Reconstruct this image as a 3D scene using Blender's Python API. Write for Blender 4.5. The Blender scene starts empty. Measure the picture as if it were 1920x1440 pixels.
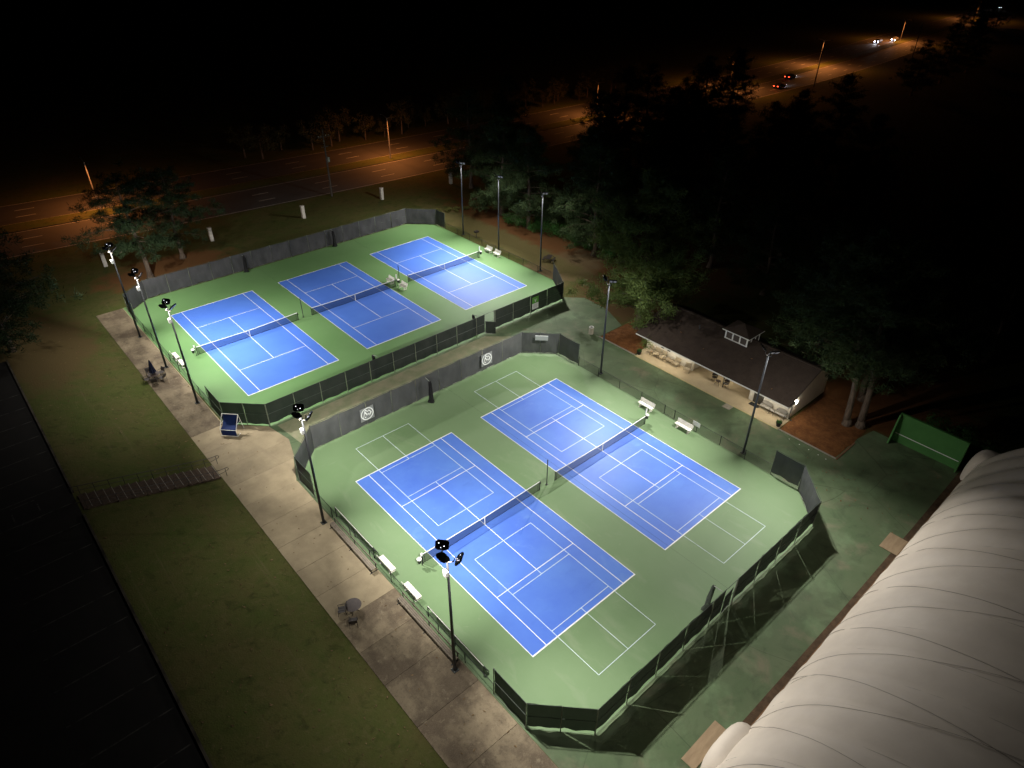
import bpy, math, random
from math import sin, cos, pi, radians, atan2, hypot, sqrt
from mathutils import Vector, Matrix, noise

S = bpy.context.scene
COL = S.collection

# ------------------------------------------------------------------ camera
cam_d = bpy.data.cameras.new('camera'); cam = bpy.data.objects.new('camera', cam_d)
COL.objects.link(cam); S.camera = cam
cam_d.sensor_width = 36.0; cam_d.lens = 36.0 * 1271.95 / 1920.0
cam_d.clip_start = 0.5; cam_d.clip_end = 3000
cam.matrix_world = (Matrix.Translation((-19.942, -20.0076, 42.333)) @ Matrix.Rotation(-0.7277, 4, 'Z')
                    @ Matrix.Rotation(0.9706, 4, 'X') @ Matrix.Rotation(0.0063, 4, 'Z'))
S.render.resolution_x = 1024; S.render.resolution_y = 768

# ------------------------------------------------------------------ night sky
world = bpy.data.worlds.new('World'); S.world = world; world.use_nodes = True
wn = world.node_tree.nodes; wl = world.node_tree.links
bg = wn['Background']; sky = wn.new('ShaderNodeTexSky'); sky.sky_type = 'NISHITA'
sky.sun_disc = False; sky.sun_elevation = radians(-4); sky.sun_rotation = radians(200)
wl.new(sky.outputs[0], bg.inputs[0]); bg.inputs[1].default_value = 0.012

S.view_settings.view_transform = 'Standard'; S.view_settings.look = 'None'
S.view_settings.exposure = 0.0; S.view_settings.gamma = 1.0; S.view_settings.use_curve_mapping = False
S.cycles.transparent_max_bounces = 14
S.cycles.max_bounces = 4

FLOOD_W = 1280.0          # court floodlight head
BACK_W = 420.0            # walkway head
SPILL_R = 340.0; SPILL_L = 50.0
FLOOD_C = (1.0, 0.965, 0.90)
SODIUM_W = 1050.0
SODIUM_C = (1.0, 0.33, 0.08)

# ------------------------------------------------------------------ materials
M = {}
def mat(name, col=(.5, .5, .5), rough=.7, metal=0.0, spec=.3, noise_amt=0.0, scale=3.0, col2=None,
        bump=0.0, bscale=40.0, alpha=1.0, emit=None, estr=0.0, detail=6.0, contrast=(.35, .65), stretch=(1, 1, 1)):
    m = bpy.data.materials.new(name); m.use_nodes = True
    nt = m.node_tree; N = nt.nodes; L = nt.links
    b = N['Principled BSDF']
    b.inputs['Base Color'].default_value = (*col, 1); b.inputs['Roughness'].default_value = rough
    b.inputs['Metallic'].default_value = metal; b.inputs['Specular IOR Level'].default_value = spec
    tc = N.new('ShaderNodeTexCoord'); mp = N.new('ShaderNodeMapping'); mp.inputs['Scale'].default_value = stretch
    L.new(tc.outputs['Object'], mp.inputs[0])
    if col2:
        n = N.new('ShaderNodeTexNoise'); n.inputs['Scale'].default_value = scale; n.inputs['Detail'].default_value = detail
        n.inputs['Roughness'].default_value = .6
        L.new(mp.outputs[0], n.inputs['Vector'])
        r = N.new('ShaderNodeMapRange'); r.inputs[1].default_value = contrast[0]; r.inputs[2].default_value = contrast[1]
        L.new(n.outputs[0], r.inputs[0])
        x = N.new('ShaderNodeMix'); x.data_type = 'RGBA'
        x.inputs[6].default_value = (*col, 1); x.inputs[7].default_value = (*col2, 1)
        L.new(r.outputs[0], x.inputs[0]); L.new(x.outputs[2], b.inputs['Base Color'])
        m['_mix'] = x.name
    if bump:
        n2 = N.new('ShaderNodeTexNoise'); n2.inputs['Scale'].default_value = bscale; n2.inputs['Detail'].default_value = 4
        L.new(mp.outputs[0], n2.inputs['Vector'])
        bp = N.new('ShaderNodeBump'); bp.inputs['Strength'].default_value = bump; bp.inputs['Distance'].default_value = .05
        L.new(n2.outputs[0], bp.inputs['Height']); L.new(bp.outputs[0], b.inputs['Normal'])
    if alpha < 1: b.inputs['Alpha'].default_value = alpha
    if emit:
        b.inputs['Emission Color'].default_value = (*emit, 1); b.inputs['Emission Strength'].default_value = estr
        m.cycles.emission_sampling = 'NONE'
    M[name] = m
    return m

def layer(m, col, scale, lo, hi, amt=1.0, stretch=(1, 1, 1), kind='noise', detail=8.0, offset=(0, 0, 0), mask=None, dist=0.0):
    """mix a further procedural colour over the material's base colour"""
    nt = m.node_tree; N = nt.nodes; L = nt.links; b = N['Principled BSDF']
    tc = N.new('ShaderNodeTexCoord'); mp = N.new('ShaderNodeMapping')
    mp.inputs['Scale'].default_value = stretch; mp.inputs['Location'].default_value = offset
    L.new(tc.outputs['Object'], mp.inputs[0])
    r = N.new('ShaderNodeMapRange'); r.inputs[1].default_value = lo; r.inputs[2].default_value = hi
    r.inputs[4].default_value = amt
    if kind == 'noise':
        t = N.new('ShaderNodeTexNoise'); t.inputs['Scale'].default_value = scale; t.inputs['Detail'].default_value = detail
        t.inputs['Roughness'].default_value = .62; t.inputs['Distortion'].default_value = dist
        L.new(mp.outputs[0], t.inputs['Vector']); L.new(t.outputs[0], r.inputs[0])
    elif kind == 'crack':
        nz = N.new('ShaderNodeTexNoise'); nz.inputs['Scale'].default_value = scale * 3; L.new(mp.outputs[0], nz.inputs['Vector'])
        ad = N.new('ShaderNodeMix'); ad.data_type = 'RGBA'; ad.blend_type = 'ADD'; ad.inputs[0].default_value = .25
        L.new(mp.outputs[0], ad.inputs[6]); L.new(nz.outputs[1], ad.inputs[7])
        t = N.new('ShaderNodeTexVoronoi'); t.feature = 'DISTANCE_TO_EDGE'; t.inputs['Scale'].default_value = scale
        L.new(ad.outputs[2], t.inputs['Vector']); L.new(t.outputs[0], r.inputs[0])
    elif kind == 'ellipse':          # mask=(cx,cy,rx,ry)
        cx, cy, rx, ry = mask
        mp.inputs['Location'].default_value = (-cx / rx, -cy / ry, 0); mp.inputs['Scale'].default_value = (1 / rx, 1 / ry, 0)
        ln = N.new('ShaderNodeVectorMath'); ln.operation = 'LENGTH'; L.new(mp.outputs[0], ln.inputs[0])
        nz = N.new('ShaderNodeTexNoise'); nz.inputs['Scale'].default_value = scale; nz.inputs['Detail'].default_value = 7
        L.new(tc.outputs['Object'], nz.inputs['Vector'])
        ma = N.new('ShaderNodeMath'); ma.operation = 'MULTIPLY_ADD'; ma.inputs[1].default_value = 1.1; L.new(nz.outputs[0], ma.inputs[0])
        L.new(ln.outputs['Value'], ma.inputs[2]); L.new(ma.outputs[0], r.inputs[0])
    x = N.new('ShaderNodeMix'); x.data_type = 'RGBA'
    src = b.inputs['Base Color']
    if src.is_linked: L.new(src.links[0].from_socket, x.inputs[6])
    else: x.inputs[6].default_value = src.default_value
    x.inputs[7].default_value = (*col, 1)
    L.new(r.outputs[0], x.inputs[0]); L.new(x.outputs[2], src)
    return m

def translucent(m, amt, col):
    nt = m.node_tree; N = nt.nodes; L = nt.links; b = N['Principled BSDF']; out = N['Material Output']
    t = N.new('ShaderNodeBsdfTranslucent'); t.inputs[0].default_value = (*col, 1)
    mx = N.new('ShaderNodeMixShader'); mx.inputs[0].default_value = amt
    L.new(b.outputs[0], mx.inputs[1]); L.new(t.outputs[0], mx.inputs[2]); L.new(mx.outputs[0], out.inputs[0])
    return m

# courts
m = mat('green_court', (.122, .202, .090), .62, spec=.3, col2=(.158, .236, .122), scale=.11, contrast=(.3, .7), bump=.08, bscale=60)
layer(m, (.24, .29, .19), .5, .57, .80, .62, stretch=(1, .35, 1), dist=.6)
layer(m, (.27, .30, .21), 1.1, .66, .80, .55, stretch=(.5, 1, 1), offset=(7, 1, 0), dist=1.0)
layer(m, (.055, .13, .04), .10, .56, .80, .38, offset=(9, 4, 0))
layer(m, (.16, .23, .13), 9.0, .45, .9, .35)
m = mat('green_court_rear', (.104, .214, .075), .6, spec=.3, col2=(.130, .242, .096), scale=.10, contrast=(.3, .7), bump=.06, bscale=60)
layer(m, (.17, .26, .13), .25, .62, .9, .5, stretch=(.4, 1, 1), dist=.5)
layer(m, (.15, .26, .11), 8.0, .5, .9, .25)
m = mat('blue_court', (.062, .142, .540), .55, spec=.32, col2=(.088, .200, .585), scale=.16, contrast=(.35, .68), bump=.06, bscale=60)
layer(m, (.15, .28, .58), .55, .58, .80, .50, dist=.8)
layer(m, (.40, .46, .60), 1.3, .69, .80, .50, offset=(3, 8, 0))
layer(m, (.050, .115, .45), .9, .60, .75, .45, stretch=(.3, 1, 1), offset=(4, 4, 0))
layer(m, (.08, .18, .52), 7.0, .5, .9, .3)
mat('blue_court_rear', (.062, .155, .575), .55, spec=.32, col2=(.076, .185, .615), scale=.15, contrast=(.35, .7), bump=.05, bscale=60)
mat('court_line', (.82, .83, .82), .6, col2=(.70, .72, .72), scale=2.0)
mat('pickle_line', (.66, .76, .80), .6, col2=(.56, .68, .72), scale=2.0)
m = mat('apron', (.080, .122, .058), .75, col2=(.108, .142, .076), scale=.3, bump=.2, bscale=30)
layer(m, (.19, .165, .11), .35, .56, .74, .8, dist=.5)
layer(m, (.17, .26, .135), .22, .52, .72, .75, offset=(5, 1, 0))
layer(m, (.045, .064, .034), .5, .52, .72, .7, offset=(1, 7, 0), dist=.5)
layer(m, (.030, .045, .022), .11, .004, .0, .55, kind='crack', offset=(2, 3, 0))
layer(m, (.12, .13, .09), 6.0, .52, .9, .4)
m = mat('alley', (.25, .235, .15), .8, col2=(.17, .19, .105), scale=.8, bump=.2, bscale=30)
layer(m, (.13, .17, .085), .5, .55, .75, .6, dist=.5); layer(m, (.30, .27, .19), 5, .55, .9, .5)
m = mat('concrete', (.245, .195, .125), .82, col2=(.18, .142, .092), scale=.35, contrast=(.3, .7), bump=.25, bscale=25)
layer(m, (.088, .064, .042), .30, .44, .58, .80, dist=.3, detail=15)
layer(m, (.35, .30, .21), .8, .60, .82, .55, offset=(4, 2, 0), dist=.5)
layer(m, (.078, .058, .038), .9, .49, .66, .62, offset=(1, 9, 0), stretch=(1, .5, 1), detail=12)
layer(m, (.075, .056, .038), 4.5, .53, .68, .5, offset=(5, 2, 0))
layer(m, (.30, .25, .165), 1.6, .58, .70, .55, offset=(8, 3, 0), detail=12)
layer(m, (.36, .31, .22), 14.0, .5, .9, .35)
m = mat('concrete_clean', (.33, .268, .168), .8, col2=(.25, .20, .125), scale=.6, bump=.2, bscale=25)
layer(m, (.20, .158, .105), .40, .50, .72, .6, stretch=(1, .5, 1), dist=.3); layer(m, (.40, .35, .25), 12, .5, .9, .35)
m = mat('patio', (.46, .38, .25), .78, col2=(.38, .31, .20), scale=.5, bump=.15, bscale=25)
layer(m, (.30, .24, .15), .9, .60, .82, .4)
mat('patio_edge', (.55, .47, .22), .7, col2=(.45, .38, .2), scale=2)
mat('concrete_plain', (.33, .30, .25), .8, col2=(.24, .22, .18), scale=2.5, bump=.15)
mat('kerb_concrete', (.11, .095, .072), .85, col2=(.03, .026, .02), scale=.9)
def slab_tone(m, amt):
    nt = m.node_tree; N = nt.nodes; L = nt.links; src = N['Principled BSDF'].inputs['Base Color']
    oi = N.new('ShaderNodeObjectInfo'); mr = N.new('ShaderNodeMapRange'); mr.inputs[3].default_value = 1 - amt; mr.inputs[4].default_value = 1 + amt
    L.new(oi.outputs['Random'], mr.inputs[0]); hv = N.new('ShaderNodeHueSaturation'); L.new(mr.outputs[0], hv.inputs['Value'])
    L.new(src.links[0].from_socket, hv.inputs['Color']); L.new(hv.outputs[0], src)
slab_tone(M['concrete'], .16); slab_tone(M['concrete_clean'], .10)
# ground
m = mat('grass', (.064, .080, .020), .95, spec=.1, col2=(.084, .078, .027), scale=.28, bump=.6, bscale=9)
layer(m, (.105, .085, .034), .09, .54, .72, .5, dist=.6)
layer(m, (.042, .062, .014), .8, .54, .74, .7, offset=(7, 7, 0))
layer(m, (.115, .098, .045), 2.6, .54, .74, .65, dist=.6)
layer(m, (.022, .030, .008), 1.1, .55, .72, .6, offset=(13, 2, 0), dist=.8)
layer(m, (.12, .10, .05), .9, .62, .72, .5, stretch=(2.6, .10, 1), offset=(2, 4, 0))
layer(m, (.018, .020, .007), 2.0, .60, .80, .5, offset=(3, 3, 0))
for (cx, cy, rx, ry, c) in ((3, 81.5, 10, 5.5, (.150, .070, .028)), (-17, 66, 7, 13, (.095, .066, .028)),
                            (53, 53, 6.5, 26, (.150, .066, .026)), (62, 36, 14, 14, (.120, .055, .022)), (47, 44, 8, 5, (.16, .115, .06)),
                            (47.2, 58, 3.0, 22, (.130, .110, .044)), (46, 31, 6, 8, (.10, .060, .026)), (52, -2, 12, 10, (.115, .044, .016))):
    layer(m, c, .55, 1.65, 1.25, .92, kind='ellipse', mask=(cx, cy, rx, ry))
layer(m, (.05, .030, .012), 4.0, .56, .78, .55, offset=(9, 1, 0))
m = mat('pine_straw', (.185, .078, .028), .95, spec=.1, col2=(.110, .044, .016), scale=1.2, bump=.8, bscale=14)
layer(m, (.26, .125, .055), 7.0, .52, .78, .7, stretch=(1, .5, 1)); layer(m, (.055, .024, .010), 3.5, .58, .8, .7, offset=(2, 5, 0))
m = mat('asphalt', (.016, .015, .014), .9, col2=(.022, .020, .018), scale=.5, bump=.15)
m = mat('road_asphalt', (.075, .068, .062), .75, col2=(.055, .050, .046), scale=.08, stretch=(.25, 1, 1), bump=.1)
layer(m, (.095, .085, .075), .5, .55, .8, .5, stretch=(.06, 1, 1))
mat('road_paint', (.55, .52, .46), .7, col2=(.36, .34, .30), scale=1.5)
mat('bay_paint', (.10, .095, .085), .8, col2=(.018, .017, .016), scale=1.1, contrast=(.4, .6))
# things
mat('black_metal', (.018, .019, .019), .45, spec=.4)
mat('green_metal', (.030, .042, .032), .5, spec=.4)
mat('galv', (.30, .32, .28), .5, metal=.2, col2=(.18, .21, .17), scale=3)
mat('fence_post', (.16, .18, .135), .55, col2=(.085, .10, .07), scale=3)
mat('pole_metal', (.085, .090, .10), .42, metal=.35, spec=.5, col2=(.065, .07, .078), scale=2)
mat('pole_black', (.020, .021, .022), .4, spec=.4)
mat('lamp_arm', (.22, .195, .17), .5)
mat('lamp_housing', (.012, .012, .014), .45, spec=.4)
mat('lamp_lens', (.25, .25, .26), .3, emit=(.95, .92, 1.0), estr=.12)
mat('lamp_glint', (.9, .9, .9), .3, emit=(.92, .88, 1.0), estr=2.5)
mat('white_paint', (.78, .77, .73), .5, col2=(.66, .65, .61), scale=2)
mat('white_plastic', (.80, .79, .75), .4)
mat('bench_white', (.80, .77, .70), .55, col2=(.70, .67, .60), scale=3)
mat('aluminium', (.22, .185, .14), .5, metal=.35, col2=(.15, .125, .10), scale=4)
mat('rope', (.62, .62, .56), .7)
def cloth_mesh(name, col, transp, scale=60.0, rough=.9, col2=None):
    m = mat(name, col, rough, spec=.15, col2=col2, scale=.9, contrast=(.35, .65), bump=.9 if 'windscreen' in name else 0, bscale=2.2, stretch=(1, 1, .45))
    nt = m.node_tree; N = nt.nodes; L = nt.links; b = N['Principled BSDF']; out = N['Material Output']
    t = N.new('ShaderNodeBsdfTransparent'); mx = N.new('ShaderNodeMixShader'); mx.inputs[0].default_value = transp
    L.new(b.outputs[0], mx.inputs[1]); L.new(t.outputs[0], mx.inputs[2]); L.new(mx.outputs[0], out.inputs[0])
    return m
cloth_mesh('windscreen', (.068, .071, .073), .055, col2=(.050, .053, .054))
cloth_mesh('windscreen_rear', (.056, .056, .060), .04, col2=(.036, .037, .040))
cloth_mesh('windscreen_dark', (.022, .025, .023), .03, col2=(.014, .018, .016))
cloth_mesh('chain_link', (.022, .026, .022), .72)
cloth_mesh('net_mesh', (.010, .010, .012), .42)
cloth_mesh('rolled_net', (.012, .012, .013), .10)
cloth_mesh('rolled_net_pale', (.05, .055, .05), .25)
mat('net_band', (.80, .80, .78), .6)
mat('banner_grey', (.17, .18, .18), .7)
mat('banner_white', (.72, .74, .72), .7)
mat('banner_green', (.12, .34, .06), .6)
mat('sign_grey', (.26, .28, .28), .7)
mat('blue_fabric', (.006, .022, .105), .8, col2=(.005, .016, .075), scale=3)
mat('umbrella_fabric', (.006, .009, .030), .8)
mat('iron', (.040, .032, .028), .55, spec=.4)
mat('table_top', (.070, .050, .044), .5, col2=(.045, .033, .03), scale=6)
mat('sling', (.36, .31, .22), .8, col2=(.28, .24, .17), scale=4)
mat('chair_frame', (.24, .20, .14), .5)
mat('grey_mesh_seat', (.30, .29, .27), .6)
mat('stucco', (.74, .71, .63), .85, col2=(.66, .63, .55), scale=1.2)
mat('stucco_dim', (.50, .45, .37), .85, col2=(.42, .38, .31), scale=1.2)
m = mat('shingle', (.052, .038, .030), .92, spec=.15, col2=(.068, .050, .039), scale=1.0, bump=.7, bscale=16)
layer(m, (.075, .058, .046), 9.0, .55, .8, .7, stretch=(1, .5, 1)); layer(m, (.022, .017, .015), 5, .55, .8, .7, offset=(4, 4, 0))
mat('dark_glass', (.020, .022, .020), .2, spec=.5)
mat('door_paint', (.055, .050, .040), .5)
mat('louver_dark', (.075, .060, .050), .7)
mat('rubber_mat', (.012, .012, .012), .9)
mat('planter', (.014, .014, .015), .5)
m = mat('green_wall', (.062, .195, .050), .65, col2=(.052, .165, .042), scale=.7)
layer(m, (.09, .22, .075), 3, .6, .85, .4)
m = mat('membrane', (.62, .55, .47), .6, spec=.2, col2=(.53, .465, .395), scale=.35, contrast=(.35, .75))
layer(m, (.44, .40, .35), 1.5, .62, .85, .35, stretch=(3, .3, 1))
mat('seam', (.46, .42, .375), .7)
mat('cable', (.18, .16, .14), .6)
mat('timber', (.24, .135, .07), .85, col2=(.13, .07, .035), scale=1.2, stretch=(.4, 3, 1))
mat('plywood', (.36, .265, .165), .8, col2=(.27, .195, .12), scale=1.4, stretch=(.4, 2, 1))
mat('soil', (.10, .062, .035), .95, col2=(.055, .034, .02), scale=1.5, bump=.6, bscale=10)
mat('bin_stone', (.58, .53, .43), .8, col2=(.46, .42, .34), scale=12)
mat('brick_red', (.115, .078, .054), .9, col2=(.060, .042, .031), scale=6)
mat('pillar', (.62, .58, .52), .85, col2=(.5, .47, .42), scale=3)
m = mat('bark', (.155, .118, .090), .95, spec=.1, col2=(.080, .060, .046), scale=2.2, stretch=(3, 3, .6), bump=.9, bscale=9)
def leaf_mat(name, a, b2, c):
    m = mat(name, a, .75, spec=.2, col2=b2, scale=.9, contrast=(.35, .65)); layer(m, c, 3.0, .52, .78, .8)
    return translucent(m, .22, tuple(min(1, k * 1.5) for k in b2))
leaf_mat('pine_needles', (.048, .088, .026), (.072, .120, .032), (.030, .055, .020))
leaf_mat('pine_needles_bright', (.085, .125, .034), (.120, .165, .045), (.050, .080, .026))  # brighter needle copy, lamp light on the clubhouse pine put into the colour
leaf_mat('pine_needles_dark', (.022, .040, .017), (.032, .054, .020), (.014, .026, .012))  # darker needle copy, night shade on the pines put into the colour
leaf_mat('pine_needles_mid', (.040, .066, .026), (.056, .086, .032), (.026, .044, .018))  # in-between needle copy, weaker lamp light put into the colour
leaf_mat('shrub_leaves', (.035, .105, .022), (.052, .140, .030), (.022, .065, .014))
leaf_mat('yellow_leaves', (.12, .13, .035), (.16, .15, .045), (.07, .08, .02))
leaf_mat('roadside_leaves', (.060, .062, .022), (.085, .075, .028), (.03, .035, .012))
mat('leaf_litter', (.22, .15, .075), .9, col2=(.10, .06, .03), scale=.8)
mat('wood_pole', (.075, .065, .055), .9, col2=(.05, .042, .035), scale=3)
mat('street_pole', (.32, .30, .28), .5, metal=.3)
mat('sodium_lens', (.9, .6, .2), .4, emit=(1.0, .52, .16), estr=40.0)
mat('car_dark', (.016, .016, .018), .3, spec=.5); mat('car_silver', (.20, .20, .21), .3, spec=.5)
mat('tyre', (.012, .012, .012), .9)
mat('headlight', (.9, .9, 1), .3, emit=(.75, .80, 1.0), estr=60.0)
mat('taillight', (.5, .02, .01), .3, emit=(1.0, .06, .02), estr=9.0)
mat('wall_lamp_glow', (1, .95, .85), .4, emit=(1.0, .93, .80), estr=45.0)
mat('tag_white', (.7, .7, .68), .6)

# ------------------------------------------------------------------ mesh helpers
class MB:
    def __init__(s): s.v = []; s.f = []
    def add(s, vs, fs):
        o = len(s.v); s.v += [tuple(a) for a in vs]; s.f += [tuple(i + o for i in f) for f in fs]; return s
    def box(s, x0, y0, z0, x1, y1, z1):
        return s.add([(x0, y0, z0), (x1, y0, z0), (x1, y1, z0), (x0, y1, z0), (x0, y0, z1), (x1, y0, z1), (x1, y1, z1), (x0, y1, z1)],
                     [(3, 2, 1, 0), (4, 5, 6, 7), (0, 1, 5, 4), (1, 2, 6, 5), (2, 3, 7, 6), (3, 0, 4, 7)])
    def cbox(s, c, d, rz=0.0, tilt=None):
        mtx = Matrix.Translation(c) @ Matrix.Rotation(rz, 4, 'Z')
        if tilt: mtx = mtx @ Matrix.Rotation(tilt[1], 4, tilt[0])
        t = MB().box(-d[0] / 2, -d[1] / 2, -d[2] / 2, d[0] / 2, d[1] / 2, d[2] / 2)
        return s.add([mtx @ Vector(a) for a in t.v], t.f)
    def tube(s, pts, r, n=6, r1=None, cap=True):
        pts = [Vector(a) for a in pts]; k = len(pts); vs = []; fs = []
        for i, c in enumerate(pts):
            d = (pts[min(i + 1, k - 1)] - pts[max(i - 1, 0)]).normalized()
            u = d.cross(Vector((0, 0, 1)) if abs(d.z) < .95 else Vector((1, 0, 0))).normalized(); w = d.cross(u)
            rr = r if r1 is None else r + (r1 - r) * i / (k - 1)
            for j in range(n):
                a = 2 * pi * j / n; vs.append(c + u * (rr * cos(a)) + w * (rr * sin(a)))
        for i in range(k - 1):
            for j in range(n):
                fs.append((i * n + j, i * n + (j + 1) % n, (i + 1) * n + (j + 1) % n, (i + 1) * n + j))
        if cap:
            fs.append(tuple(range(n))[::-1]); fs.append(tuple((k - 1) * n + j for j in range(n)))
        return s.add(vs, fs)
    def lathe(s, prof, n=12, c=(0, 0, 0)):
        vs = [(c[0] + r * cos(2 * pi * j / n), c[1] + r * sin(2 * pi * j / n), c[2] + z) for r, z in prof for j in range(n)]
        k = len(prof)
        fs = [(i * n + j, i * n + (j + 1) % n, (i + 1) * n + (j + 1) % n, (i + 1) * n + j) for i in range(k - 1) for j in range(n)]
        fs.append(tuple(range(n))[::-1]); fs.append(tuple((k - 1) * n + j for j in range(n)))
        return s.add(vs, fs)
    def poly(s, pts, z):
        return s.add([(a, b, z) for a, b in pts], [tuple(range(len(pts)))])
    def prism(s, pts, z0, z1):
        n = len(pts)
        return s.add([(a, b, z0) for a, b in pts] + [(a, b, z1) for a, b in pts],
                     [tuple(range(n))[::-1], tuple(range(n, 2 * n))] + [(i, (i + 1) % n, n + (i + 1) % n, n + i) for i in range(n)])
    def build(s, name, material, parent=None, smooth=False, loc=None):
        me = bpy.data.meshes.new(name); me.from_pydata(s.v, [], s.f); me.update()
        me.materials.append(M[material])
        if smooth: me.polygons.foreach_set('use_smooth', [True] * len(me.polygons))
        o = bpy.data.objects.new(name, me); COL.objects.link(o)
        if parent: o.parent = parent
        if loc: o.location = loc
        return o

def tag(o, label=None, cat=None, group=None, kind=None):
    if label: o['label'] = label
    if cat: o['category'] = cat
    if group: o['group'] = group
    if kind: o['kind'] = kind
    return o
def thing(name, label, cat, loc=(0, 0, 0), rz=0.0, group=None):
    o = bpy.data.objects.new(name, None); COL.objects.link(o); o.empty_display_size = .3
    o.location = loc; o.rotation_euler = (0, 0, rz)
    return tag(o, label, cat, group)
def struct(o, label=None): return tag(o, label, None, None, 'structure')
def copy_tree(o, parent=None):
    c = o.copy(); COL.objects.link(c); c.parent = parent
    for ch in list(o.children): copy_tree(ch, c)
    return c
def inst(o, loc, rz, label, group=None, scale=None):
    c = copy_tree(o); c.location = loc; c.rotation_euler = (0, 0, rz); c['label'] = label
    if group: c['group'] = group
    if scale: c.scale = scale
    return c
def share(name, me_obj, parent, loc, rz=0):
    o = bpy.data.objects.new(name, me_obj.data); COL.objects.link(o); o.parent = parent; o.location = loc; o.rotation_euler = (0, 0, rz)
    return o
def light(name, kind, parent, loc, energy, color, size=.4, direction=None, **kw):
    d = bpy.data.lights.new(name, kind); d.energy = energy; d.color = color
    if kind == 'AREA': d.shape = 'DISK'; d.size = size
    else: d.shadow_soft_size = size
    for k, v in kw.items(): setattr(d, k, v)
    o = bpy.data.objects.new(name, d); COL.objects.link(o); o.parent = parent; o.location = loc
    if direction: o.rotation_euler = Vector(direction).to_track_quat('-Z', 'Y').to_euler()
    return o
def R(rng, a, b): return rng.uniform(a, b)
def sstep(a, b, x):
    t = max(0.0, min(1.0, (x - a) / (b - a))); return t * t * (3 - 2 * t)

# ================================================================== TERRAIN
def terrain(x, y):
    s = max(0.0, min(1.0, (-9.1 - x) / 10.5)); s = .85 * s + .15 * s * s * (3 - 2 * s)
    return 2.9 * s * (1 - sstep(62, 92, y))
xs = [-900, -300, -120, -60, -40, -28, -22] + [-19.6 + i * .7 for i in range(16)] + [-8.6, -4, 5, 20, 40, 60, 100, 200, 400, 1200]
ys = [-300, -80, -40, -20] + [i * 6 - 12 for i in range(18)] + [100, 140, 220, 500, 1200]
g = MB(); nx = len(xs)
g.v = [(x, y, terrain(x, y) - .03) for y in ys for x in xs]
g.f = [(j * nx + i, j * nx + i + 1, (j + 1) * nx + i + 1, (j + 1) * nx + i) for j in range(len(ys) - 1) for i in range(nx - 1)]
struct(g.build('ground', 'grass', smooth=True))

# parking lot on the upper level
pk = struct(MB().poly([(-70, -40), (-19.75, -40), (-19.75, 62), (-70, 62)], 2.895).build('parking_lot', 'asphalt'))
k = MB().box(-19.75, -40, 2.80, -19.58, 31.6, 2.98); struct(k.build('kerb', 'kerb_concrete'))
k = MB().box(-19.75, 35.0, 2.80, -19.58, 62, 2.98); struct(k.build('kerb', 'kerb_concrete'))
bay = None
for i in range(22):
    y = 54.0 - i * 2.9
    if bay is None: bay = MB().box(-2.6, -.05, 0, 2.6, .05, .003).build('bay_line', 'bay_paint', pk, loc=(-22.6, y, 2.899))
    else: share('bay_line', bay, pk, (-22.6, y, 2.899))
for (x, y, rz, sx) in ((-23.1, 33.6, 0, .32), (-22.2, 34.9, pi / 2, .22), (-24, 34.8, pi / 2, .22), (-23.1, 36.1, 0, .32)):
    o = share('bay_symbol_line', bay, pk, (x, y, 2.9025), rz); o.scale = (sx, 1.1, 1)

# ------------------------------------------------------------------ highway
CL = [(-400, 190), (-120, 133), (-60, 121), (-8, 113.6), (30, 109.6), (60, 107.2), (120, 104.0), (190, 102.6), (250, 105.0), (310, 110.5), (400, 118), (520, 128), (800, 152), (1100, 180)]
def cline(n=8):
    out = []
    for i in range(1, len(CL) - 2):
        p0, p1, p2, p3 = [Vector((*CL[i + k], 0)) for k in (-1, 0, 1, 2)]
        for j in range(n):
            t = j / n
            out.append(.5 * ((2 * p1) + (p2 - p0) * t + (2 * p0 - 5 * p1 + 4 * p2 - p3) * t * t + (3 * p1 - p0 - 3 * p2 + p3) * t ** 3))
    return out
CP = cline(10)
def ribbon(o0, o1, z):
    mb = MB()
    for i, c in enumerate(CP):
        d = (CP[min(i + 1, len(CP) - 1)] - CP[max(i - 1, 0)]).normalized(); nrm = Vector((-d.y, d.x, 0))
        mb.v += [tuple(c + nrm * o0 + Vector((0, 0, z))), tuple(c + nrm * o1 + Vector((0, 0, z)))]
    mb.f = [(2 * i, 2 * i + 2, 2 * i + 3, 2 * i + 1) for i in range(len(CP) - 1)]
    return mb
for nm, a, b in (('near', -13.4, -2.0), ('far', 2.0, 13.4)):
    rd = struct(ribbon(a, b, -.01).build('road', 'road_asphalt'))
    for off in (a + .35, b - .35):
        ribbon(off - .07, off + .07, -.004).build('edge_line', 'road_paint', rd)
    L_ = 0.0; dash = None; nd = 0
    acc = [0.0]
    for i in range(1, len(CP)): acc.append(acc[-1] + (CP[i] - CP[i - 1]).length)
    def at(sv):
        for i in range(1, len(CP)):
            if acc[i] >= sv:
                t = (sv - acc[i - 1]) / (acc[i] - acc[i - 1]); d = (CP[i] - CP[i - 1]).normalized()
                return CP[i - 1].lerp(CP[i], t), d
        return CP[-1], Vector((1, 0, 0))
    for lane in (a + 3.7, a + 7.4):
        sv = 40.0
        while sv < acc[-1] - 250 and nd < 130:
            c, d = at(sv); nrm = Vector((-d.y, d.x, 0)); q = c + nrm * (lane)
            if -40 < q.x < 420:
                if dash is None: dash = MB().box(-1.5, -.08, 0, 1.5, .08, .003).build('lane_dash', 'road_paint', rd, loc=(q.x, q.y, -.006)); dash.rotation_euler = (0, 0, atan2(d.y, d.x))
                else: share('lane_dash', dash, rd, (q.x, q.y, -.006), atan2(d.y, d.x))
                nd += 1
            sv += 12.2
md = ribbon(-2.0, 2.0, .10).build('median_strip', 'grass'); struct(md)
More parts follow.
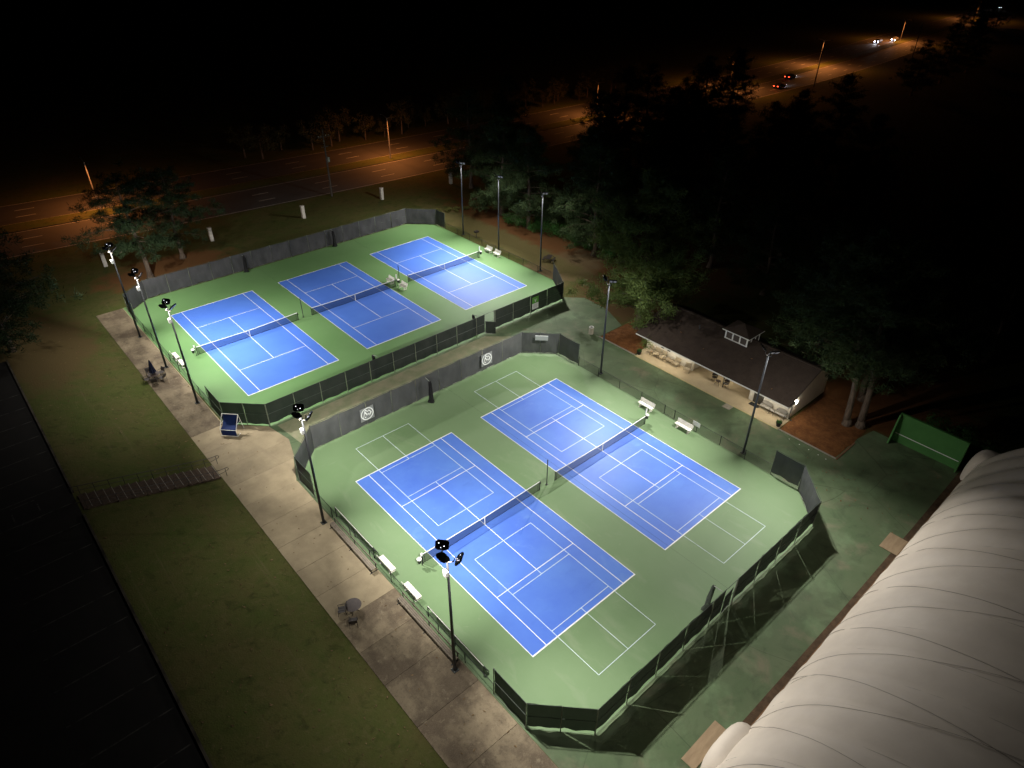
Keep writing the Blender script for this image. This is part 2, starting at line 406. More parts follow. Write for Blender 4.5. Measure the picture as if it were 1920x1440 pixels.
for o0, o1 in ((-2.15, -2.0), (2.0, 2.15)):
    kb = ribbon(o0, o1, .12); n2 = len(kb.v)
    struct(kb.build('kerb', 'kerb_concrete'))

# ------------------------------------------------------------------ paved surfaces
struct(MB().poly([(-3.9, 36.75), (-3.9, 28), (-3.9, 2), (-3.9, -15), (3, -15), (43.2, -15), (43.2, -4.0), (40, -3.4), (36.1, -3.5), (36.1, 26.9), (40.4, 26.9),
                  (42.2, 31.0), (42.4, 35.2), (40.4, 37.2), (39.0, 36.75)], -.016).build('apron', 'apron'))
struct(MB().poly([(-1.0, 31.0), (24.5, 31.0), (29.0, 33.2), (25.5, 36.2), (-1.6, 36.2)], -.012).build('alley', 'alley'))
# walkway of cast slabs
walk = tag(bpy.data.objects.new('concrete_walkway', None), None, None, None, 'structure'); COL.objects.link(walk)
def slab(pts, mt): return MB().prism(pts, -.10, .006).build('slab', mt, walk)
y = 72.9
edges = [72.9, 68.6, 64.3, 60.2, 56.0, 51.9, 47.7, 43.6, 40.0]
for a, b in zip(edges, edges[1:]):
    slab([(-8.9, b + .012), (-5.72, b + .012), (-5.72, a - .012), (-8.9, a - .012)], 'concrete')
slab([(-8.9, 36.7), (-2.45, 36.7), (-5.75, 39.976), (-8.9, 39.976)], 'concrete_clean')
slab([(-8.9, 33.4), (-1.75, 33.4), (-2.35, 36.68), (-8.9, 36.68)], 'concrete_clean')
slab([(-8.9, 30.5), (-2.6, 30.5), (-1.75, 33.38), (-8.9, 33.38)], 'concrete_clean')
slab([(-8.9, 27.3), (-4.0, 27.3), (-2.72, 30.476), (-8.9, 30.476)], 'concrete_clean')
e2 = [27.3, 24.1, 20.9, 17.7, 14.5, 11.35]
for a, b in zip(e2, e2[1:]): slab([(-8.9, b + .012), (-3.93, b + .012), (-3.93, a - .012), (-8.9, a - .012)], 'concrete_clean')
e3 = [11.35, 8.2, 5.0, 1.2, -2.8, -6.5, -10.5, -15]
for a, b in zip(e3, e3[1:]): slab([(-8.9, b + .012), (-3.93, b + .012), (-3.93, a - .012), (-8.9, a - .012)], 'concrete')
slab([(-5.70, 40.0), (-5.62, 40.0), (-5.62, 72.9), (-5.70, 72.9)], 'concrete_clean')

# ------------------------------------------------------------------ courts
CLN, CWD = 23.77, 10.97
def court(slabobj, x0, y0, rear):
    bl = MB().poly([(0, 0), (CWD, 0), (CWD, CLN), (0, CLN)], 0).build('blue_court', 'blue_court_rear' if rear else 'blue_court', slabobj, loc=(x0, y0, .004))
    zx, zy = .004, .006
    def ln(xa, ya, xb, yb, z, mt='court_line'):
        MB().poly([(xa, ya), (xb, ya), (xb, yb), (xa, yb)], z).build('court_line', mt, bl)
    w = .055
    def hx(ya, xa, xb, ww=w, mt='court_line', dz=0): ln(xa, ya - ww / 2, xb, ya + ww / 2, zx + dz, mt)
    def vy(xa, ya, yb, ww=w, mt='court_line', dz=0): ln(xa - ww / 2, ya, xa + ww / 2, yb, zy + dz, mt)
    hx(.05, 0, CWD, .10); hx(CLN - .05, 0, CWD, .10)
    vy(.0275, 0, CLN); vy(CWD - .0275, 0, CLN); vy(1.37, 0, CLN); vy(CWD - 1.37, 0, CLN)
    hx(CLN / 2 - 6.40, 1.37, CWD - 1.37); hx(CLN / 2 + 6.40, 1.37, CWD - 1.37)
    vy(CWD / 2, CLN / 2 - 6.40, CLN / 2 + 6.40)
    if not rear:
        for c in (21.06, 2.77):
            xa, xb = 2.44, 8.53; lo, hi = c - 6.7, c + 6.7; q = .045
            for xx in (xa, xb): vy(xx, lo, hi, q, 'pickle_line', .004)
            for yy in (lo, c - 2.13, c + 2.13, hi): hx(yy, xa, xb, q, 'pickle_line', .004)
            if c > 12: vy(CWD / 2, c + 2.13, hi, q, 'pickle_line', .004); vy(CWD / 2, CLN / 2 + 6.4, c - 2.13, q, 'pickle_line', .004)
            else: vy(CWD / 2, lo, c - 2.13, q, 'pickle_line', .004); vy(CWD / 2, c + 2.13, CLN / 2 - 6.4, q, 'pickle_line', .004)
    else:
        for yy in (.10, CLN - .30): vy(CWD / 2, yy, yy + .2)
F0, F1, G0, G1, CH = -3.78, 29.5, -6.55, 30.35, 3.15
fs = struct(MB().poly([(F0, G0 + CH), (F0 + CH - .15, G0), (F1 - CH, G0), (F1, G0 + CH), (F1, G1 - CH), (F1 - CH, G1), (F0 + CH, G1), (F0, G1 - CH)], -.004).build('court_surface', 'green_court'))
court(fs, 0, 0, False); court(fs, 14.71, 0, False)
H0, H1, J0, J1 = -5.45, 43.0, 36.62, 73.55
rs = struct(MB().poly([(H0, J0 + 3.3), (H0 + 3.25, J0), (H1 - 3.4, J0), (H1, J0 + 5.4), (H1, J1 - 3.6), (H1 - 3.6, J1), (H0 + 3.15, J1), (H0 - .2, J1 - .6)], -.004).build('court_surface', 'green_court_rear'))
RX = [-1.657, -1.657 + 14.712, -1.657 + 14.712 + 14.928]; RY = 43.034
for x in RX: court(rs, x, RY, True)

# ================================================================== FENCES
post_cache = {}
def post_mesh(parent, x, h, mt, r=.036):
    key = (round(h, 3), mt, r)
    if key not in post_cache:
        o = MB().tube([(0, 0, -.05), (0, 0, h)], r, 6).build('post', mt, parent); post_cache[key] = o; o.location = (x, 0, 0); return o
    return share('post', post_cache[key], parent, (x, 0, 0))
def fence(label, p0, p1, n, h, mt='windscreen', group=None, posts='fence_post', side=1, gap=.16, seed=0, cut=(), sag=.03, rails=True, skip_first=False, top=.0):
    """run of posts, rails and one panel in every bay; local x runs p0 -> p1, panels on +y side"""
    L = hypot(p1[0] - p0[0], p1[1] - p0[1]); rz = atan2(p1[1] - p0[1], p1[0] - p0[0])
    t = thing('fence', label, 'fence', (p0[0], p0[1], 0), rz, group)
    rng = random.Random(seed); st = L / n
    for i in range(n + 1):
        if i == 0 and skip_first: continue
        post_mesh(t, i * st + (0.0 if 0 < i < n else (.02 if i == 0 else -.02)), h + .04, posts)
    zr = [h - .03] if h < 1.6 else [h - .03, h * .52]
    for z in zr:
        MB().tube([(.03, 0, z), (L - .03, 0, z)], .022, 6).build('rail', 'green_metal' if h > 1.6 else 'black_metal', t)
    if h > 1.6: MB().tube([(.03, -.012, .09), (L - .03, -.012, .09)], .012, 4).build('bottom_wire', 'galv', t)
    for i in range(n):
        if i in cut: continue
        xa, xb = i * st + .03, (i + 1) * st - .03
        mb = MB(); a, b = (9, 6) if h > 1.6 else (1, 1); ph = R(rng, 0, 9)
        for jy in range(b + 1):
            for jx in range(a + 1):
                u, v = jx / a, jy / b
                z = gap + (h - .05 - gap) * v
                yo = .05 * side
                if h > 1.6:
                    z += (1 - v) * .05 * sin(3.1 * u * pi + ph) - (v > .99) * .04 * sin(pi * u)
                    yo += side * (sag * noise.noise(Vector((u * 3 + ph, v * 2.2, ph))) * 2 + .018 * sin(14 * u + ph + 3 * v) * (1 - v * .6))
                mb.v.append((xa + (xb - xa) * u, yo, z))
        mb.f = [(jy * (a + 1) + jx, jy * (a + 1) + jx + 1, (jy + 1) * (a + 1) + jx + 1, (jy + 1) * (a + 1) + jx) for jy in range(b) for jx in range(a)]
        mb.build('screen_panel' if h > 1.6 else 'chain_link_panel', mt, t, smooth=True)
    return t
HF, HR, HL = 2.88, 2.72, 1.12
c2 = CH
# front enclosure
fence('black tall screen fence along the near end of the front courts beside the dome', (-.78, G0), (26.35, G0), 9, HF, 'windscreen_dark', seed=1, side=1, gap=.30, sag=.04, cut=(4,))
fence('short screened corner fence at the near right of the front courts facing the dome', (26.35, G0), (F1, G0 + c2), 1, HF, seed=2, skip_first=True, gap=.2)
fence('tall dark screen panel standing on the right side of the front courts near the dome', (F1, G0 + c2), (F1, -.6), 1, HF, seed=3, skip_first=True, gap=.35)
fence('low black chain link fence between the front courts and the clubhouse', (F1, -.6), (F1, 10.43), 4, HL, 'chain_link', posts='black_metal', seed=4, skip_first=True, gap=.03)
fence('low black chain link fence right of the front courts near the white trash bin', (F1, 11.68), (F1, 24.0), 4, HL, 'chain_link', posts='black_metal', seed=5, gap=.03)
fence('tall blue-grey screen panel ending the low fence at the front courts back right', (F1, 24.0), (F1, G1 - c2), 1, HF, seed=6, gap=.18)
fence('slanted corner screen fence with a grey sign behind the right front court', (F1, G1 - c2), (F1 - c2, G1), 2, HF, seed=7, skip_first=True, gap=.22)
fence('grey screen fence with two round emblem banners behind the front courts', (F1 - c2, G1), (F0 + c2, G1), 9, HF, seed=8, skip_first=True, gap=.15)
fence('slanted corner screen fence at the back left of the front courts', (F0 + c2, G1), (F0, G1 - c2), 1, HF, seed=9, skip_first=True)
fence('tall screen panel facing the concrete walkway at the front courts back left', (F0, G1 - c2), (F0, 24.2), 1, HF, seed=10, skip_first=True)
fence('low black chain link fence between the walkway and the front left court', (F0, 24.2), (F0, -.25), 8, HL, 'chain_link', posts='black_metal', seed=11, skip_first=True, gap=.03)
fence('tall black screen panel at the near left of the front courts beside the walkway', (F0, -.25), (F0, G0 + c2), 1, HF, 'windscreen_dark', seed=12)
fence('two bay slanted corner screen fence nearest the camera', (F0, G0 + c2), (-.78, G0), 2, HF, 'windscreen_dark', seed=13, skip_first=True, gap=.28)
# rear enclosure
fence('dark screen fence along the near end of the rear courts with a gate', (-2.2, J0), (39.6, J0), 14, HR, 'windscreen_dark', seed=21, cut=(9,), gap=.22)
fence('tall screen panel at the near right corner of the rear courts by the sandy path', (39.6, J0), (H1, 42.0), 2, HR, 'windscreen_rear', seed=22, skip_first=True)
fence('low black fence along the right side of the rear courts by the dry grass', (H1, 42.0), (H1, 67.5), 8, HL, 'chain_link', posts='black_metal', seed=23, skip_first=True, gap=.03)
fence('short tall screen panel at the far right of the rear courts', (H1, 67.5), (H1, J1 - 3.6), 1, HR, 'windscreen_rear', seed=24)
fence('slanted corner screen fence at the far right of the rear courts', (H1, J1 - 3.6), (H1 - 3.6, J1), 1, HR, 'windscreen_rear', seed=25, skip_first=True)
fence('long grey wrinkled screen fence at the far end of the rear courts facing the highway', (H1 - 3.6, J1), (H0 + 3.15, J1), 14, HR, 'windscreen_rear', seed=26, skip_first=True, sag=.06)
fence('slanted corner screen fence at the far left of the rear courts by the pines', (H0 + 3.15, J1), (H0, J1 - 2.6), 1, HR, 'windscreen_rear', seed=27, skip_first=True)
fence('tall screen panel on the far left side of the rear courts beside a floodlight pole', (H0, J1 - 2.6), (H0, 67.6), 1, HR, 'windscreen_rear', seed=28, skip_first=True)
fence('low black fence along the left side of the rear courts beside the stained walkway', (H0, 67.6), (H0, 43.6), 8, HL, 'chain_link', posts='black_metal', seed=29, skip_first=True, gap=.03)
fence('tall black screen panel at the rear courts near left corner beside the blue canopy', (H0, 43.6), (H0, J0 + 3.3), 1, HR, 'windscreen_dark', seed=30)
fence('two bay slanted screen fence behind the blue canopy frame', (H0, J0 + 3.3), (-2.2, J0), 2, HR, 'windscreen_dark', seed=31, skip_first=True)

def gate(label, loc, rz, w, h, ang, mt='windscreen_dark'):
    t = thing('gate', label, 'gate', loc, rz + ang)
    r = .02
    MB().tube([(0, 0, .08), (0, 0, h), (w, 0, h), (w, 0, .08), (0, 0, .08)], r, 6).build('gate_frame', 'black_metal', t)
    MB().add([(.03, .01, .12), (w - .03, .01, .12), (w - .03, .01, h - .04), (.03, .01, h - .04)], [(0, 1, 2, 3)]).build('gate_panel', mt, t)
    MB().tube([(w - .12, -.03, h * .55), (w - .02, -.03, h * .55)], .018, 6).build('latch', 'galv', t)
    return t
gate('open black gate in the near fence of the rear courts', (26.05, J0 + .0, 0), 0, 1.3, 1.75, radians(-48))
gate('low black chain link gate facing the clubhouse steps', (F1, 10.46, 0), pi / 2, 1.18, 1.06, 0, 'chain_link')
gate('closed narrow gate in the near screen fence opposite the dome', (12.85, G0, 0), 0, 1.15, 2.0, radians(4))
# rear gate bay frame and front gate bay filler belong to their own posts
for lab, x, y, h in (('pale gate post beside the open gate of the rear courts', 27.45, J0, HR), ('pale gate post in the near screen fence facing the dome', 14.15, G0, HF)):
    o = MB().tube([(0, 0, -.05), (0, 0, h)], .04, 6).build('gate_post', 'galv', None, loc=(x, y, 0)); tag(o, lab, 'gate post')
def filler(lab, x0, x1, y, h, side):
    mb = MB().add([(0, 0, .25), (x1 - x0, 0, .25), (x1 - x0, 0, h - .06), (0, 0, h - .06)], [(0, 1, 2, 3)])
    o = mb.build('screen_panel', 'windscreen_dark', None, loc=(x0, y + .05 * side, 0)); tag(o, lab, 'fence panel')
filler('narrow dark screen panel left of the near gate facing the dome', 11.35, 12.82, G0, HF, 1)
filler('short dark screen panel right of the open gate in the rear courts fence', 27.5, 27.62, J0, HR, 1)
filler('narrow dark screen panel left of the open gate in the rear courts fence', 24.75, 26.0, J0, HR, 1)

# banners on the screens
def emblem(label, x, z, w, y):
    t = thing('emblem_banner', label, 'banner', (x, y, z), 0, 'emblem banners behind the front courts')
    MB().box(-w / 2, -.004, -w / 2, w / 2, .004, w / 2).build('cloth', 'banner_grey', t)
    n = 40; mb = MB(); r0, r1 = w * .455, w * .40
    for k in range(n):
        a = 2 * pi * k / n; mb.v += [(r0 * cos(a), -.012, r0 * sin(a)), (r1 * cos(a), -.012, r1 * sin(a))]
    mb.f = [(2 * k, 2 * ((k + 1) % n), 2 * ((k + 1) % n) + 1, 2 * k + 1) for k in range(n)]
    mb.build('ring', 'banner_white', t)
    def strip(pts, wd):
        b = MB()
        for (x0, z0), (x1, z1) in zip(pts, pts[1:]):
            d = Vector((x1 - x0, z1 - z0)).normalized() * (wd / 2); px, pz = -d.y, d.x
            x0, z0, x1, z1 = x0 - d.x, z0 - d.y, x1 + d.x, z1 + d.y
            b.add([((x0 + px) * w, -.012, (z0 + pz) * w), ((x0 - px) * w, -.012, (z0 - pz) * w), ((x1 - px) * w, -.012, (z1 - pz) * w), ((x1 + px) * w, -.012, (z1 + pz) * w)], [(0, 1, 2, 3)])
        return b
    strip([(-.30, -.24), (-.115, .33)], .045).build('letter_stroke', 'banner_white', t)
    strip([(-.10, .33), (.06, .13), (.12, .26), (.30, .01)], .05).build('letter_stroke', 'banner_white', t, loc=(0, -.001, 0))
    strip([(-.14, .15), (-.005, -.11), (.07, .01), (.16, -.17), (.28, .0)], .075).build('letter_stroke', 'banner_white', t, loc=(0, -.002, 0))
    b = MB(); n = 12
    b.v = [(-.15 * w + .045 * w * cos(2 * pi * k / n), -.012, -.225 * w + .045 * w * sin(2 * pi * k / n)) for k in range(n)]; b.f = [tuple(range(n))]
    b.build('dot', 'banner_white', t)
emblem('round white emblem banner on the left of the grey screen fence', 5.35, 1.5, 1.55, G1 - .22)
emblem('round white emblem banner on the right of the grey screen fence', 20.9, 1.5, 1.55, G1 - .22)
t = thing('notice_banner', 'green and white notice banner on the dark screen fence', 'banner', (34.35, J0 - .12, 1.5))
MB().box(-.55, -.004, -.05, .55, .004, .85).build('green_half', 'banner_green', t); MB().box(-.55, -.004, -.85, .55, .004, -.054).build('white_half', 'banner_white', t)
MB().add([(-.16, -.008, .55), (-.06, -.008, .55), (.0, -.008, .30), (.10, -.008, .55), (.2, -.008, .55), (.04, -.008, .12), (-.04, -.008, .12)], [(0, 1, 2, 6), (2, 3, 4, 5), (2, 5, 6)]).build('leaf_mark', 'banner_white', t)
for i in range(4): MB().box(-.40, -.008, -.25 - i * .14, .40 - .1 * (i % 2), -.005, -.21 - i * .14).build('text_line', 'sign_grey', t)
t = thing('grey_sign', 'faint grey sign on the slanted corner screen fence', 'sign', (27.95, 28.62, 2.25), radians(-45) + pi)
MB().box(-.75, .10, -.32, .75, .108, .32).build('panel', 'sign_grey', t); MB().box(-.75, .112, .24, .75, .118, .32).build('top_band', 'banner_white', t)
t = thing('court_sign', 'small white notice on the low fence right of a bench', 'sign', (F1 - .06, 7.75, .95), pi / 2)
MB().box(-.42, -.01, -.26, .42, .01, .26).build('board', 'white_plastic', t)

# rolled divider curtains and their posts
def rolled(label, x, y, h, mt, lean=(0, 0), bar=True, arm=1.0):
    t = thing('rolled_divider_net', label, 'divider net', (x, y, 0), 0, 'rolled divider nets on the fences')
    rng = random.Random(int(x * 10 + y)); mb = MB(); n = 12; k = 9
    for i in range(k):
        v = i / (k - 1); z = h * v; rr = .17 + .10 * (1 - v) ** 2 + (.12 if i == 0 else 0) - (.06 if i == k - 1 else 0)
        for j in range(n):
            a = 2 * pi * j / n; q = rr * (1 + .30 * sin(3 * a + 4 * v + x) + R(rng, -.12, .12))
            mb.v.append((q * cos(a) + lean[0] * v, q * sin(a) * .8 + lean[1] * v, z + .02))
    mb.f = [(i * n + j, i * n + (j + 1) % n, (i + 1) * n + (j + 1) % n, (i + 1) * n + j) for i in range(k - 1) for j in range(n)] + [tuple((k - 1) * n + j for j in range(n))]
    mb.build('gathered_net', mt, t, smooth=True)
    if bar: MB().tube([(lean[0], lean[1], h), (lean[0] * .3, lean[1] + .75 * arm, h + .1)], .035, 6).build('support_arm', 'galv', t)
    return t
rolled('black rolled divider net standing between the two emblem banners', 12.55, G1 - 1.05, 2.55, 'rolled_net', (0, .1))
rolled('pale draped divider net inside the near fence opposite the dome', 12.5, G0 + 1.0, 2.6, 'rolled_net_pale', (.05, -.1), arm=-1)
rolled('rolled divider net on the far fence between the left and middle rear courts', 11.3, J1 - .55, 2.4, 'rolled_net', (0, .1))
rolled('rolled divider net on the far fence between the middle and right rear courts', 25.6, J1 - .6, 2.5, 'rolled_net', (0, .1))
rolled('rolled divider net on the near rear fence between the left and middle rear courts', 11.05, J0 + 1.0, 2.5, 'rolled_net', (-.15, .2), arm=-1)
rolled('rolled divider net on the near rear fence left of the open gate', 25.2, J0 + .8, 2.6, 'rolled_net', (-.25, .2), arm=-1)
def divpost(label, x, y, h, ya, yb):
    t = thing('divider_post', label, 'post', (x, y, 0), 0, 'divider posts between the nets')
    MB().tube([(0, 0, 0), (0, 0, h)], .045, 8).build('pole', 'black_metal', t)
    MB().lathe([(.12, 0), (.12, .02), (.06, .03)], 8).build('base', 'black_metal', t)
    MB().tube([(0, ya - y, h - .05), (0, 0, h - .03), (0, yb - y, h - .05)], .006, 4).build('cable', 'black_metal', t)
divpost('tall black post between the two front court nets', 12.87, 12.0, 2.95, G0, G1)
divpost('tall black post between the left and middle rear nets', 11.05, 55.2, 2.7, J0, J1)
divpost('tall black post beside the white benches between rear courts', 26.05, 55.6, 2.65, J0, J1)

# ------------------------------------------------------------------ nets
def net(label, x0, y0, group='tennis nets'):
    t = thing('tennis_net', label, 'tennis net', (x0 + CWD / 2, y0 + CLN / 2, 0), 0, group)
    hw = CWD / 2 + .91
    top = lambda u: 1.07 - .156 * (1 - abs(u)) ** .9
    n = 16; mb = MB(); bd = MB(); bb = MB()
    for i in range(n + 1):
        u = -1 + 2 * i / n; z = top(u); x = u * hw
        mb.v += [(x, .0, .04), (x, 0, z - .05)]
        bd.v += [(x, -.022, z - .06), (x, -.022, z), (x, .022, z), (x, .022, z - .06)]
        bb.v += [(x, -.012, .02), (x, -.012, .055), (x, .012, .055), (x, .012, .02)]
    mb.f = [(2 * i, 2 * i + 2, 2 * i + 3, 2 * i + 1) for i in range(n)]
    q = [(4 * i + a, 4 * i + 4 + a, 4 * i + 4 + (a + 1) % 4, 4 * i + (a + 1) % 4) for i in range(n) for a in range(4)]
    bd.f = q; bb.f = q
    mb.build('mesh', 'net_mesh', t); bd.build('headband', 'net_band', t); bb.build('bottom_band', 'net_mesh', t)
    MB().box(-.03, -.026, .03, .03, .026, top(0) + .003).build('center_strap', 'net_band', t)
    for sx in (-1, 1):
        p = MB().tube([(sx * hw, 0, 0), (sx * hw, 0, 1.10)], .045, 8).build('net_post', 'black_metal', t)
        MB().tube([(sx * (hw - .22), 0, .05), (sx * (hw - .22), 0, 1.04)], .02, 6).build('side_stick', 'black_metal', t)
        if sx > 0: MB().cbox((sx * hw + .06, 0, .82), (.08, .10, .16)).build('winch', 'black_metal', t)
net('tennis net on the left front court with pickleball lines', 0, 0); net('tennis net on the right front court beside the clubhouse', 14.71, 0)
net('tennis net on the leftmost rear court', RX[0], RY); net('tennis net on the middle rear court', RX[1], RY); net('tennis net on the rightmost rear court', RX[2], RY)

def caddy(label, x, y, sx, tall):
    t = thing('score_stand', label, 'score marker', (x, y, 0), 0, 'score markers at the net posts')
    MB().box(-.03, -.03, 0, .03, .03, 1.1).build('stake', 'black_metal', t)
    MB().box(-.09, -.02, 1.05, .09, .02, 1.05 + tall).build('score_strip', 'white_plastic', t)
    b = MB().lathe([(.13, .48), (.17, .86), (.19, .88)], 10, (sx * .24, 0, 0)).build('bucket', 'black_metal', t)
    MB().lathe([(.195, .86), (.195, .94), (.08, .98)], 10, (sx * .24, 0, 0)).build('lid', 'white_plastic', b)
    MB().box(min(0, sx * .24), -.015, .66, max(0, sx * .24), .015, .70).build('bracket', 'black_metal', t)
caddy('white score marker with bucket at the right end of the right front net', 26.75, 12.0, 1, .75)
caddy('score marker with white bucket at the left end of the left front net', -1.05, 11.75, -1, .35)
caddy('score marker with white bucket at the left end of the leftmost rear net', -2.75, 54.85, -1, .35)
caddy('white score marker at the right end of the middle rear net', 25.15, 54.85, 1, .75)
caddy('white score marker at the right end of the rightmost rear net', 40.05, 54.9, 1, .75)

# ------------------------------------------------------------------ benches
def make_bench(label, loc, rz, w=1.85):
    t = thing('bench', label, 'bench', loc, rz, 'white benches on the courts')
    for i in range(4): MB().box(-w / 2, -.22 + i * .115, .43, w / 2, -.22 + i * .115 + .098, .465).build('seat_slat', 'bench_white', t)
    for i in range(3):
        MB().cbox((0, .27 + i * .035, .56 + i * .125), (w, .03, .112), tilt=('X', radians(-14))).build('back_slat', 'bench_white', t)
    for sx in (-1, 1):
        x = sx * w * .36
        MB().box(x - .045, -.20, .0, x + .045, -.11, .43).build('leg', 'bench_white', t)
        MB().box(x - .045, .14, .0, x + .045, .23, .43).build('leg', 'bench_white', t)
        MB().box(x - .04, -.24, .375, x + .04, .24, .428).build('seat_bearer', 'bench_white', t)
        MB().add([(x - .03, .22, .44), (x + .03, .22, .44), (x + .03, .28, .44), (x - .03, .28, .44), (x - .03, .35, .90), (x + .03, .35, .90), (x + .03, .40, .90), (x - .03, .40, .90)],
                 [(3, 2, 1, 0), (4, 5, 6, 7), (0, 1, 5, 4), (1, 2, 6, 5), (2, 3, 7, 6), (3, 0, 4, 7)]).build('back_support', 'bench_white', t)
        MB().box(x - .07, -.25, .0, x + .07, .28, .04).build('foot', 'bench_white', t)
    return t
b0 = make_bench('white slatted bench by the low fence above the net score marker', (28.75, 13.55, 0), -pi / 2)
inst(b0, (28.75, 8.75, 0), -pi / 2, 'white slatted bench beside the small white notice')
inst(b0, (-3.2, 13.45, 0), pi / 2, 'white bench inside the low fence beside the left front net')
inst(b0, (-3.2, 9.95, 0), pi / 2, 'white bench inside the low fence nearer the camera, past the net')
inst(b0, (42.3, 55.6, 0), -pi / 2, 'white bench beyond the rightmost rear net, farther of the pair', scale=(0.74, 1, 1))
inst(b0, (42.3, 53.6, 0), -pi / 2, 'white bench beyond the rightmost rear net, nearer of the pair', scale=(0.74, 1, 1))
inst(b0, (25.0, 56.4, 0), -pi / 2, 'white bench between middle and right rear courts, beside the score marker', scale=(0.78, 1, 1))
inst(b0, (25.35, 53.7, 0), -pi / 2, 'white bench between middle and right rear courts, nearer of the pair', scale=(0.78, 1, 1))
inst(b0, (-4.75, 55.75, 0), pi / 2, 'white bench by the leftmost rear net, farther of the pair', scale=(0.8, 1, 1))
inst(b0, (-4.75, 53.75, 0), pi / 2, 'white bench by the leftmost rear net, nearer of the pair', scale=(0.8, 1, 1))

def team_bench(label, loc, rz, L):
    t = thing('long_bench', label, 'bench', loc, rz, 'long metal benches along the walkway')
    for i, (yy, z) in enumerate(((-.16, .44), (-.02, .44), (.12, .44))): MB().box(-L / 2, yy, z, L / 2, yy + .12, z + .04).build('seat_plank', 'aluminium', t)
    MB().box(-L / 2, .30, .74, L / 2, .335, .88).build('back_plank', 'aluminium', t)
    n = 3
    for i in range(n):
        x = -L / 2 + .12 + (L - .24) * i / (n - 1)
        MB().box(x - .03, -.18, 0, x + .03, -.12, .44).build('leg', 'black_metal', t)
        MB().box(x - .03, .26, 0, x + .03, .31, .88).build('leg', 'black_metal', t)
        MB().box(x - .03, -.30, 0.0, x + .03, .42, .035).build('foot', 'black_metal', t)
        MB().box(x - .03, -.18, .395, x + .03, .30, .438).build('bearer', 'black_metal', t)
    return t
team_bench('long metal bench on the walkway beside a floodlight pole base', (-4.35, 16.9, 0), -pi / 2, 6.6)
team_bench('long metal bench on the walkway right of the round cafe table', (-4.35, 6.6, 0), -pi / 2, 6.9)
def barrier(label, loc, rz, L):
    t = thing('rail_rack', label, 'rack', loc, rz, 'dark racks inside the low fence')
    MB().tube([(-L / 2, 0, 1.22), (L / 2, 0, 1.22)], .028, 6).build('top_rail', 'rope', t)
    for i in range(4):
        MB().box(-L / 2, .05 + i * .09, .95 - i * .2, L / 2, .11 + i * .09, 1.0 - i * .2).build('dark_plank', 'black_metal', t)
    for i in range(3):
        x = -L / 2 + (L) * i / 2
        MB().tube([(x, 0, 0), (x, 0, 1.24)], .04, 6).build('upright', 'black_metal', t)
        MB().tube([(x, 0, .98), (x, .42, .25), (x, .42, 0)], .025, 6).build('brace', 'black_metal', t)
barrier('dark rack with pale top rail inside the fence beyond the left front net', (-3.5, 17.9, 0), -pi / 2, 6.0)
barrier('dark rack with pale top rail inside the fence nearer the camera', (-3.5, 4.3, 0), -pi / 2, 6.4)

